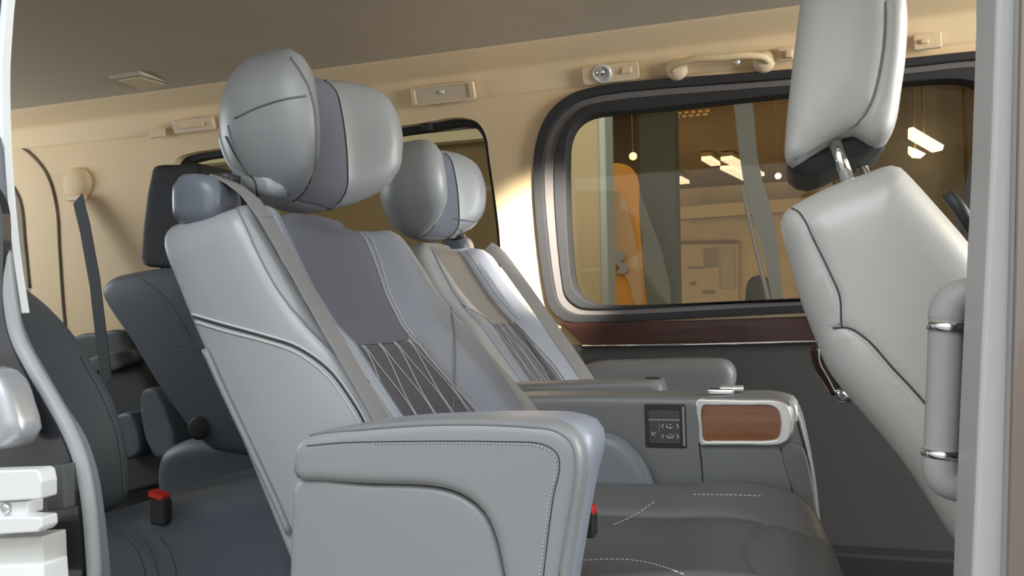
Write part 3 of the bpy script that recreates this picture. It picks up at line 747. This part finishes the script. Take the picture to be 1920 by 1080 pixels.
c = hY(1224, 716, 1.66)
mirror_fix(box('armrest_latch', (c[0], 1.66, c[2]), (.03, .02, .018), PLAST, far, .004))

# ================================================================== THIRD ROW
def third(name, label, bpx, Y, th, cpx, cy, cth):
    pts = [hY(u, v, Y) for u, v in bpx]; mn = np.min(pts, 0); mxx = np.max(pts, 0)
    r_ = root(name, label, 'seat', ((mn[0]+mxx[0])/2, Y+th/2, 0), 'third row seats')
    return r_
t3 = root('third_row_seat', 'dark blue-grey third row seat with piped edge, seen just inside the door opening', 'seat', (-1.3, 1.55, 0), 'third row seats')
b3 = side('backrest', [(20, 520), (45, 535), (90, 570), (140, 625), (175, 680), (212, 745), (235, 820), (244, 885), (240, 935), (205, 960), (130, 960), (60, 800), (20, 640)], 1.27, .33, SEAT3, t3, TY=1.58, r=.04, bulge=.01, creases=[([(80, 590), (140, 680), (180, 770), (200, 860), (205, 940)], .006, .006)])
B3 = bvh(b3)
multi_tube('piping', [trace([(150, 668), (190, 740), (218, 810), (228, 870), (232, 930)], B3, .001, 6)], .002, STITCHD, b3)
c3 = side('seat_cushion', [(160, 985), (215, 960), (300, 940), (400, 915), (520, 895), (555, 905), (560, 940), (560, 1200), (160, 1200)], 1.33, .48, SEAT3, t3, r=.06, bulge=.015, creases=[([(300, 1075), (290, 1040), (270, 1010), (255, 995)], .006, .006)])
C3 = bvh(c3)
multi_tube('piping', [trace([(212, 1000), (240, 1015), (262, 1045), (272, 1078)], C3, .001, 6), trace([(300, 1010), (318, 1035), (330, 1078)], C3, .001, 6)], .0025, STITCHD, c3)
c = hY(298, 928, 1.32)
bk = box('buckle', (c[0]+.004, 1.32, c[2]-.03), (.035, .025, .05), PLAST, t3, .006); box('release_button', (c[0], 1.32, c[2]), (.034, .024, .014), RED, bk, .004, rot=Matrix.Rotation(.25, 3, 'Y'))

f3 = root('third_row_seat', 'dark third row seat by the rear window, with a squared black headrest', 'seat', (-1.6, 2.1, 0), 'third row seats')
b4 = side('backrest', [(183, 545), (200, 522), (240, 510), (300, 502), (350, 505), (400, 560), (450, 660), (500, 760), (520, 850), (400, 850), (370, 830), (300, 740), (245, 650)], 1.85, .40, SEAT3, f3, r=.03, bulge=.008)
B4 = bvh(b4)
multi_tube('piping', [trace([(330, 645), (365, 655), (390, 670), (400, 690)], B4, .001, 6), trace([(260, 520), (310, 560), (360, 640)], B4, .001, 6)], .0016, STITCHD, b4)
lathe('recliner_cover', hY(372, 803, 1.84), (0, -1, 0), [(.030, -.006), (.030, .003), (.024, .005), (.001, .004)], SEAT3D, f3)
box('seat_base', (-1.62, 2.05, .12), (.34, .30, .24), PLAST, f3, .02)
side('headrest', [(283, 318), (290, 310), (330, 308), (372, 306), (380, 330), (365, 480), (350, 500), (300, 502), (265, 496), (262, 482)], 1.95, .24, SEAT3D, f3, r=.012, n=3)
tube('headrest_post', [hY(302, 494, 1.98), hY(306, 520, 1.98)], .006, POST, f3)
side('seat_cushion', [(330, 830), (430, 820), (520, 812), (530, 830), (530, 960), (300, 960), (290, 860)], 1.86, .38, SEAT3, f3, r=.04)
# centre box between third row seats, dark wheel-arch trim
cb = root('wheel_arch_box', 'dark trim box over the wheel arch beside the rear seats', 'trim box', tuple(hY(215, 780, 2.3)*np.array([1, 1, 0])))
side('box_body', [(135, 632), (180, 625), (240, 622), (290, 760), (330, 900), (120, 900), (120, 700)], 2.27, .11, mat('arch_trim', (.055, .06, .058), .5), cb, r=.01, n=2)
side('box_top_pad', [(150, 680), (250, 655), (262, 675), (160, 700)], 2.24, .05, mat('arch_pad', (.10, .105, .1), .6), cb, r=.008, n=2)
side('inner_step', [(205, 790), (245, 775), (262, 850), (215, 860)], 2.20, .08, SEAT3, cb, r=.012, n=3)
side('inner_step', [(262, 735), (292, 730), (330, 850), (285, 855)], 2.20, .08, SEAT3, cb, r=.012, n=3)

# ================================================================== FRONT SEAT
FY = 1.03
fs = root('front_passenger_seat', 'large pale grey front seat seen from behind and the side at the right edge', 'seat', (.3, 1.3, 0))
bo = [(1462, 412), (1472, 388), (1500, 370), (1560, 340), (1620, 318), (1668, 301), (1692, 300), (1720, 325), (1765, 375), (1830, 450), (1900, 540), (1990, 700), (2040, 900), (2040, 1250), (1960, 1250), (1850, 1090), (1800, 1030), (1720, 905), (1650, 815), (1600, 758), (1555, 700), (1530, 640), (1503, 570), (1480, 490)]
fb = side('backrest', bo, FY, .46, FRONTL, fs, r=.045, rb=.05, bulge=.008, res=.011, n=5,
          creases=[([(1488, 392), (1505, 405), (1530, 460), (1555, 515), (1575, 560), (1578, 610)], .004, .0035), ([(1560, 618), (1590, 617), (1625, 640), (1670, 690), (1715, 738), (1760, 790)], .004, .0035), ([(1690, 303), (1730, 345), (1770, 395), (1835, 475)], .004, .0035)])
FT = bvh(fb)
for L_ in ([(1484, 389), (1500, 399), (1530, 457), (1557, 512), (1577, 556), (1580, 612)], [(1562, 614), (1592, 613), (1628, 636), (1673, 686), (1718, 734), (1762, 786)], [(1692, 306), (1732, 346), (1772, 396), (1836, 476)]):
    pass
multi_tube('seam_cord', [trace(L_, FT, .0004, 8) for L_ in ([(1484, 390), (1500, 400), (1530, 457), (1557, 512), (1575, 556), (1578, 612)], [(1562, 615), (1592, 615), (1628, 638), (1673, 688), (1718, 736), (1762, 788)], [(1692, 306), (1732, 346), (1772, 396), (1836, 476)])], .0010, SEAMD, fb)
multi_tube('seam_light', [trace(L_, FT, .0006, 8) for L_ in ([(1500, 408), (1526, 462), (1551, 516), (1570, 560), (1573, 608)], [(1590, 620), (1624, 643), (1669, 693), (1714, 741), (1757, 793)])], .0010, STITCH, fb)
# bracket and dark tube at front shoulder
P = [hY(u, v, .98) for u, v in [(1775, 362), (1800, 392), (1830, 440)]]
tube('belt_guide_arm', P, .007, PLAST, fs, seg=10)
lathe('belt_guide_tip', hY(1832, 445, .98), (.5, 0, -.8), [(.008, 0), (.009, .006), (.006, .014), (.001, .018)], CHROME, fs, 16)
# headrest
ho = [(1500, 0), (1505, -60), (1560, -100), (1640, -100), (1690, -60), (1705, 0), (1703, 90), (1694, 160), (1683, 225), (1668, 256), (1645, 264), (1622, 252), (1600, 243), (1560, 260), (1520, 283), (1484, 304), (1472, 290), (1472, 250), (1485, 120)]
fh = side('headrest', ho, 1.08, .27, FRONTL, fs, r=.022, rb=.04, bulge=.010, res=.010, n=5, creases=[([(1660, -60), (1662, 20), (1655, 110), (1640, 180), (1617, 228), (1600, 245)], .004, .0035)])
HH = bvh(fh)
multi_tube('seam_cord', [trace([(1660, 3), (1659, 60), (1650, 130), (1634, 190), (1612, 226), (1594, 241), (1560, 258), (1520, 282), (1490, 298)], HH, .0004, 8)], .0013, STITCHD, fh)
side('headrest_underside', [(1470, 292), (1520, 270), (1565, 246), (1602, 232), (1650, 240), (1668, 262), (1640, 282), (1604, 292), (1555, 316), (1515, 330), (1484, 321), (1471, 306)], 1.125, .19, PLAST, fh, r=.02, n=4)
for Yp, u0, u1, v1 in ((1.105, 1564, 1592, 345), (1.26, 1596, 1622, 330)):
    tube('headrest_post', [hY(u0, 262, Yp), hY(u1, v1, Yp)], .0078, POST, fs, seg=16)
# glossy lever on the aisle side of the backrest
P = [hY(u, v, 1.40) for u, v in [(1534, 648), (1541, 680), (1556, 705), (1574, 735)]]
lv = tube('side_lever', spline(P, 4), .014, WOODD, fs, seg=12)
P = [hY(u, v, 1.385) for u, v in [(1536, 650), (1538, 680), (1554, 710), (1568, 738)]]
tube('lever_edge', spline(P, 4), .002, CHROME, lv)
lathe('lever_tip', hY(1572, 740, 1.39), (1, -.2, .1), [(.012, 0), (.013, .015), (.010, .024), (.001, .026)], CHROME, lv, 16)
# lower belt of front seat
P = [hY(u, v, Y) for u, v, Y in [(1862, 230, 2.28), (1845, 300, 2.2), (1826, 380, 2.1), (1800, 480, 2.0)]]
tag(ribbon('front_seat_belt', P, .05, .002, BELTD, wv=(1, .3, .4)), 'black front seat belt hanging down past the right end of the side window', 'seat belt')
side('far_front_seat_edge', [(1842, 380), (1870, 360), (1930, 380), (1930, 620), (1845, 620), (1838, 480)], 1.6, .2, FRONTD, fs, r=.03)

# ================================================================== B PILLAR, GRIP, DOOR APERTURE
struct(plate('trim_7', XZ([(1868, -1060), (1868, 0), (1858, 300), (1845, 560), (1834, 800), (1822, 1090), (1815, 1300), (1895, 1300), (1886, 1090), (1894, 800), (1902, 500), (1908, 200), (1912, 0), (1914, -1060)], .72), [], MW, .72, .80, PILLAR, bevel=.004))
struct(tube('trim_8', [hY(u, v, .718) for u, v in [(1914, -1060), (1910, 100), (1902, 500), (1894, 800), (1886, 1090), (1880, 1300)]], .0012, WHITE))
struct(plate('wall_near_front', [(x, z) for x, z in XZ([(1916, -120), (1911, 100), (1903, 500), (1895, 800), (1887, 1090), (1881, 1300)], .70)][::-1]+[(.17, 1.46), (2.2, 1.46), (2.2, -.3)], [], MW, .70, .74, PAINTB, bevel=.003))
gh = root('entry_grab_handle', 'upright grey grab handle with chrome rings on the door pillar at the right', 'grab handle', tuple(hY(1775, 920, .84)))
HP = [(1900, 552), (1850, 554), (1815, 555), (1793, 563), (1780, 580), (1776, 602), (1772, 700), (1768, 800), (1766, 850), (1766, 880), (1775, 898), (1795, 906), (1830, 908), (1900, 908)]
Hs = [hY(u, v, .84) for u, v in spline(HP, 6)]
rad = []
for p_, (u, v) in zip(Hs, spline(HP, 6)): rad.append(.0150 if 600 < v < 855 and u < 1790 else .0162)
tube('grip', Hs, rad, mat('handle_grey', (.33, .325, .32), .5, .4, bump=('noise', 400, .1)), gh, seg=20)
for (u0, v0), (u1, v1) in (((1777, 604), (1776, 620)), ((1767, 842), (1766.5, 856))):
    tube('chrome_ring', [hY(u0, v0, .84), hY(u1, v1, .84)], .0172, CHROME, gh, seg=24)
# mounting pad behind the grip
side('mount_pad', [(1845, 540), (1900, 540), (1900, 925), (1840, 925)], .80, .05, PLAST, gh, r=.008, n=2)

# rear edge of the door aperture: seal band, lip, painted body
sealL = [(-30, 330), (0, 380), (6, 470), (4, 560), (12, 620), (40, 690), (72, 745), (105, 800), (130, 860), (143, 930), (150, 1000), (154, 1090), (158, 1300)]
sealR = [(8, 250), (20, 380), (30, 480), (44, 590), (62, 640), (95, 700), (130, 760), (165, 815), (188, 880), (200, 950), (208, 1020), (214, 1090), (220, 1300)]
band = spline(sealL, 4)+spline(sealR, 4)[::-1]
sb = struct(plate('door_1', XZ([tuple(p) for p in band], .725), [], MW, .70, .725, SEAL, bevel=.006, smooth=False)); sb['label'] = 'grey rubber seal along the rear edge of the sliding door opening'
edge = [hY(u, v, .698) for u, v in spline([(4, 420), (18, 560), (32, 630), (62, 690), (96, 748), (128, 805), (152, 865), (165, 930), (172, 1000), (178, 1090)], 5)]
tube('rolled_edge', edge, .0075, SEALL, sb, seg=12)
P = [hY(u+3, v, .732) for u, v in spline([(22, -60), (13, 0), (8, 60), (4, 130), (6, 260), (14, 380), (24, 480), (40, 588)], 5)]
struct(ribbon('trim_9', P, .0085, .01, WHITE, wv=(1, 0, 0)))
bodyL = [tuple(p) for p in spline([(-30, 330), (0, 380), (6, 470), (4, 560), (12, 620), (40, 690), (72, 745), (105, 800), (130, 860), (143, 930), (150, 1000), (154, 1090), (158, 1300)], 4)]
B_ = XZ(bodyL, .69)
struct(plate('wall_near_rear', B_+[(-3.4, B_[-1][1]), (-3.4, B_[0][1])], [], MW, .69, .70, PAINT))
top_ = XZ([(-30, 330), (4, 300), (-2, 130), (4, 60), (10, 0), (20, -60), (40, -300)], .735)
struct(plate('wall_near_rear_upper', top_+[(-3.4, 1.5), (-3.4, top_[0][1])], [], MW, .72, .735, SEAL))
# striker / latch hardware at lower left
lt = root('door_latch', 'bright white metal sliding door latch plate at the lower left corner', 'latch', tuple(hY(30, 1000, .62)))
def lplate(name, px, Y, m, th=.02, par=lt, bv=.002): return plate(name, XZ(px, Y), [], MW, Y, Y+th, m, par, bevel=bv)
lplate('upper_plate', [(-60, 884), (64, 880), (72, 884), (76, 905), (76, 936), (-60, 944)], .62, WHITEM)
lplate('latch_body', [(-60, 944), (50, 940), (50, 966), (-60, 972)], .63, WHITEM)
lathe('screw', hY(12, 953, .629), (0, -1, 0), [(.0055, 0), (.0055, .002), (.003, .0026)], CHROME, lt, 16)
lplate('lower_plate', [(-60, 975), (30, 968), (76, 970), (78, 990), (70, 998), (-60, 1006)], .62, WHITEM)
bp = mat('pale_sill_paint', (.60, .61, .58), .5)
bl = root('rear_sill_panel', 'pale body sill panel below the latch plate at the lower left corner', 'body panel', tuple(hY(30, 1080, .64)))
lplate('panel', [(-60, 1012), (78, 1006), (82, 1100), (-60, 1100)], .64, bp, .03, bl)
lplate('lower_lip', [(-60, 1064), (80, 1058), (84, 1120), (-60, 1120)], .632, WHITE, .03, bl)
lplate('jamb_catch', [(86, 875), (118, 872), (120, 955), (88, 958)], .675, mat('jamb_grey', (.09, .095, .1), .5), .02, bl)
side_gl = root('body_reflection', 'blurred bright curved shape standing in for a reflection on the dark body panel at the left edge', 'reflection', tuple(hY(5, 800, .64)))  # solid shape in place of a bright reflection in the paint
side('reflection_shape', [(-40, 690), (-4, 715), (14, 765), (26, 808), (20, 835), (-40, 840)], .64, .04, mat('silver_grey', (.5, .52, .55), .3, .5, .5), side_gl, r=.012)

GZ = -.448
def XZd(px, Y): return [(p[0], GZ if v > 600 else p[1]) for p, (u, v) in zip(XZ(px, Y), px)]
# ================================================================== OUTSIDE, SEEN THROUGH THE WINDOWS
hall_c = mat('hall_ceiling_brown', (.26, .18, .09), .9)
hall_w = mat('hall_wall_tan', (.42, .33, .19), .8, var=.12)
struct(box('wall_showroom', (2, 12.1, 1.0), (34, .2, 3.0), hall_w, None, 0))
o = struct(box('ceiling_showroom', (2, 8.4, 2.35), (34, 9.0, .1), hall_c, None, 0))
def quadY(name, label, cat, px, Y, th, m, bv=.01):
    o = plate(name, XZd(px, Y), [], MW, Y, Y+th, m, None, bevel=bv)
    return tag(o, label, cat)
cc = root('cream_column', 'tall cream column with pale blue edge just outside the left end of the side window', 'column', tuple(hY(1100, 620, 3.6)))
plate('shaft', XZd([(1030, 120), (1121, 120), (1128, 700), (1040, 700)], 3.6), [], MW, 3.6, 3.75, mat('cream_render_glow', (.55, .47, .30), .7, emit=((.8, .65, .38), .12)), cc, bevel=.01)  # render given a faint glow so the column looks brighter lit
plate('edge_strip', XZd([(1121, 120), (1134, 120), (1141, 700), (1128, 700)], 3.6), [], MW, 3.58, 3.75, mat('pale_blue_strip', (.62, .72, .72), .5), cc, bevel=.01)
# orange pennant
ob = root('orange_banner', 'orange advertising banner with a grey curved emblem behind the cream column', 'banner', tuple(hY(1170, 640, 4.4)))
plate('banner_cloth', XZd(spline([(1130, 316), (1150, 306), (1180, 312), (1196, 335), (1198, 400), (1204, 500), (1206, 640), (1134, 640), (1131, 450)], 4, True), 4.4), [], MW, 4.4, 4.42, mat('orange_cloth_glow', (.60, .28, .04), .8, emit=((.7, .3, .04), .10)), ob)  # cloth glows faintly to look lit, it is no lamp
plate('pale_swoosh', XZd(spline([(1134, 385), (1150, 350), (1168, 365), (1186, 420), (1200, 500), (1204, 570), (1192, 570), (1180, 530), (1160, 500), (1140, 470)], 4, True), 4.4), [], MW, 4.385, 4.40, mat('peach_cloth', (.60, .38, .20), .8), ob)
em = mat('emblem_grey', (.38, .36, .37), .7)
plate('emblem', XZd(spline([(1148, 482), (1154, 472), (1166, 471), (1174, 480), (1168, 489), (1162, 488), (1172, 494), (1180, 505), (1172, 513), (1158, 512), (1164, 503), (1158, 497), (1150, 496)], 4, True), 4.4), [], MW, 4.37, 4.387, em, ob)
plate('emblem_shadow', XZd([(1136, 440), (1146, 480), (1156, 508), (1142, 512), (1134, 500)], 4.4), [], MW, 4.372, 4.387, mat('rust', (.25, .09, .02), .8), ob)
dc = root('dark_column', 'dark olive column in the showroom seen through the side window', 'column', tuple(hY(1230, 640, 5.2)))
plate('shaft', XZd([(1194, 150), (1263, 150), (1268, 640), (1204, 640)], 5.2), [], MW, 5.2, 5.4, mat('dark_olive', (.085, .085, .055), .7), dc, bevel=.01)
plate('grey_green_drape', XZd([(1196, 350), (1200, 360), (1240, 470), (1256, 540), (1262, 640), (1206, 640), (1200, 500)], 5.1), [], MW, 5.1, 5.13, mat('sage_grey', (.17, .18, .13), .7), dc)
wf = root('white_feather_flag', 'tall white feather flag leaning in the showroom beside the front seat', 'flag', tuple(hY(1470, 640, 4.6)))
plate('flag_cloth', XZd(spline([(1366, 150), (1402, 150), (1412, 200), (1420, 290), (1430, 340), (1448, 400), (1456, 450), (1464, 520), (1472, 600), (1478, 640), (1455, 640), (1446, 560), (1430, 470), (1412, 410), (1396, 350), (1384, 270), (1376, 200)], 4, True), 4.6), [], MW, 4.6, 4.62, mat('white_flag_cloth', (.22, .23, .235), .8), wf)
tube('flag_pole', [hY(1391, 350, 4.595), hY(1440, 560, 4.595), hY(1452, 640, 4.595)], .012, mat('flag_pole_grey', (.25, .25, .24), .5), wf)
nb = root('notice_board', 'pale notice board with small papers on the showroom wall', 'notice board', tuple(hY(1310, 590, 11.9)))
plate('board', XZd([(1270, 452), (1384, 450), (1384, 590), (1272, 590)], 11.9), [], MW, 11.9, 11.99, mat('board_tan', (.40, .32, .20), .8), nb)
plate('header_strip', XZd([(1268, 452), (1382, 450), (1382, 457), (1268, 458)], 11.88), [], MW, 11.86, 11.9, mat('header_brown', (.16, .10, .05), .8), nb)
for px, cc_ in (([(1320, 466), (1343, 464), (1344, 500), (1322, 502)], (.22, .18, .13)), ([(1290, 500), (1318, 499), (1318, 503), (1290, 504)], (.2, .15, .09)), ([(1295, 528), (1304, 527), (1304, 534), (1295, 535)], (.2, .15, .09)), ([(1318, 545), (1340, 543), (1340, 550), (1318, 551)], (.2, .14, .08)), ([(1350, 462), (1376, 461), (1377, 540), (1352, 541)], (.33, .27, .17))):
    plate('paper', XZd(px, 11.88), [], MW, 11.87, 11.9, mat('paper_%g' % cc_[0], cc_, .8), nb)
dk = tag(side('dark_armchair', [(1396, 580), (1400, 530), (1410, 518), (1430, 516), (1443, 524), (1446, 580), (1448, 780), (1392, 780)], 6.5, .5, mat('dark_upholstery', (.05, .04, .03), .8), None, r=.05, n=3, res=.05), 'dark upright chair back standing on the showroom floor beyond the side window', 'chair')
rb = tag(quadY('right_partition', 'brown partition panel seen through the right end of the side window', 'partition', [(1806, 120), (1900, 120), (1900, 640), (1824, 640)], 6.0, .1, mat('brown_partition', (.14, .09, .045), .8)), 'brown partition panel seen through the right end of the side window', 'partition')
rb2 = quadY('pale_partition', 'taupe partition panel seen through the window between headrest and pillar', 'partition', [(1560, 120), (1806, 120), (1824, 640), (1560, 640)], 6.3, .1, mat('taupe_partition', (.22, .18, .125), .8))
# glowing strips that stand in for reflections on the window glass
TUBEM = mat('reflection_glow', (1, .95, .8), .5, emit=((1, .92, .7), 1.1))
TUBEB = mat('reflection_bright', (1, .97, .85), .5, emit=((1, .93, .72), 2.2))
TUBED = mat('reflection_dim', (1, .95, .8), .5, emit=((1, .9, .7), .35))
def strip(u0, v0, u1, v1, Z, w, m, label):
    a = hZ(u0, v0, Z); b = hZ(u1, v1, Z); t = (b-a)/np.linalg.norm(b-a); s = np.cross(t, [0, 0, 1.])*w/2
    r_ = root('window_reflection_strip', label, 'lamp', tuple((a+b)/2), 'glowing strips standing in for window reflections')
    V = [a-s, a+s, b+s, b-s]; V = V+[p+np.array([0, 0, .04]) for p in V]
    F = [(0, 1, 2, 3), (4, 7, 6, 5), (0, 4, 5, 1), (1, 5, 6, 2), (2, 6, 7, 3), (3, 7, 4, 0)]
    mk('tube', V, F, m, r_, smooth=False)
    mid = (a+b)/2; tube('hanger', [mid+np.array([0, 0, .05]), np.array([mid[0], mid[1], 2.31])], .01, hall_c, r_, seg=6)
    V = [p+np.array([0, 0, .041]) for p in V]; mk('housing', V, F, hall_c, r_, smooth=False)
strip(1196, 322, 1230, 337, 2.2, .10, TUBED, 'dim glowing strip in place of a window reflection, left of the dark column in the showroom, upper one')
strip(1186, 299, 1222, 309, 2.2, .08, TUBED, 'dim glowing strip in place of a window reflection, seen past the dark column, topmost of the pair')
strip(1246, 330, 1262, 336, 2.2, .10, TUBED, 'short dim strip in place of a window reflection at the right edge of the dark column')
strip(1268, 337, 1284, 345, 2.2, .12, TUBEM, 'short glowing strip in place of a window reflection just right of the dark column')
strip(1324, 300, 1342, 311, 2.2, .10, TUBEM, 'short glowing strip in place of a reflection in the middle of the side window')
strip(1362, 300, 1424, 331, 2.2, .12, TUBEM, 'longer glowing strip in place of a window reflection, crossing behind the white flag, upper of the pair')
strip(1362, 317, 1408, 340, 2.2, .14, TUBEM, 'glowing strip in place of a window reflection, crossing behind the white flag, lower of the pair')
def strip2(px, Y, label):
    c = np.mean([hY(u, v, Y) for u, v in px], 0); r_ = root('window_reflection_strip', label, 'lamp', tuple(c), 'glowing strips standing in for window reflections')
    plate('diffuser', XZd(px, Y), [], MW, Y, Y+.05, TUBEB, r_); tube('hanger', [c+np.array([0, .03, 0]), np.array([c[0], Y+.03, 2.31])], .008, hall_c, r_, seg=6)
strip2([(1704, 240), (1712, 238), (1770, 272), (1768, 280), (1750, 284), (1704, 258)], 6.1, 'large bright slanted strip in place of a window reflection, seen right of the front headrest')
strip2([(1704, 274), (1720, 280), (1736, 288), (1728, 295), (1712, 294), (1704, 286)], 6.15, 'small bright strip in place of a window reflection, below the large slanted strip right of the front headrest')
for (u, v, r0, Y, lab) in ((1187, 293, .020, 4.3, 'small yellow bulb above the orange banner'), (1459, 330, .016, 4.5, 'small white bulb right of the white flag')):
    b_ = hY(u, v, Y); o = lathe('hanging_bulb', b_+np.array([0, 0, -r0]), (0, 0, 1), [(r0*math.sin(math.pi*k/8)+.0005, r0*(1-math.cos(math.pi*k/8))) for k in range(9)], mat('bulb_%d' % u, (1, .9, .6), .4, emit=((1, .8, .35) if u < 1200 else (1, .95, .85), 2.5)), None, 16)
    tag(o, lab, 'bulb')
    tube('cord', [b_+np.array([0, 0, r0*.9]), np.array([b_[0], b_[1], 2.31])], .003, hall_c, o, seg=6)
gr = root('ceiling_grille_lamp', 'warm perforated light grille near the showroom ceiling', 'lamp', tuple(hY(1300, 215, 7)))
boxes('grille', [(tuple(hY(1270+13*i+4*(j % 2), 205+7*j-1.2*i, 7)), (.035, .02, .016)) for i in range(5) for j in range(3)], mat('warm_grille', (.5, .3, .12), .6, emit=((.8, .45, .15), .35)), gr)
beam = quadY('showroom_beam', 'long tan beam across the showroom below its ceiling', 'beam', [(1264, 388), (1600, 362), (1600, 388), (1266, 412)], 11.5, .2, mat('beam_tan', (.42, .33, .19), .8))
pp = quadY('taupe_panel', 'dull brown panel hanging above the orange banner outside the window', 'panel', [(1134, 150), (1194, 150), (1198, 640), (1138, 640)], 5.6, .1, mat('dull_brown', (.20, .125, .06), .8))
# building behind the rear quarter window
bf = root('neighbour_building', 'tan building wall with a pale band outside the rear windows', 'building', (-4.5, 5.1, -.45))
plate('facade', XZd([(-700, 100), (1050, 100), (1050, 700), (-700, 700)], 5.0), [], MW, 5.0, 5.2, mat('tan_facade', (.20, .15, .075), .8, var=.1, emit=None), bf)
plate('pale_band', XZd([(-700, 345), (330, 298), (1050, 225), (1050, 246), (330, 312), (-700, 375)], 4.9), [], MW, 4.9, 5.0, mat('pale_band_paint', (.72, .68, .48), .6, emit=None), bf)
plate('upper_band', XZd([(-700, 100), (1050, 100), (1050, 226), (330, 292), (-700, 340)], 4.92), [], MW, 4.92, 5.0, mat('band_grey', (.12, .11, .09), .6), bf)
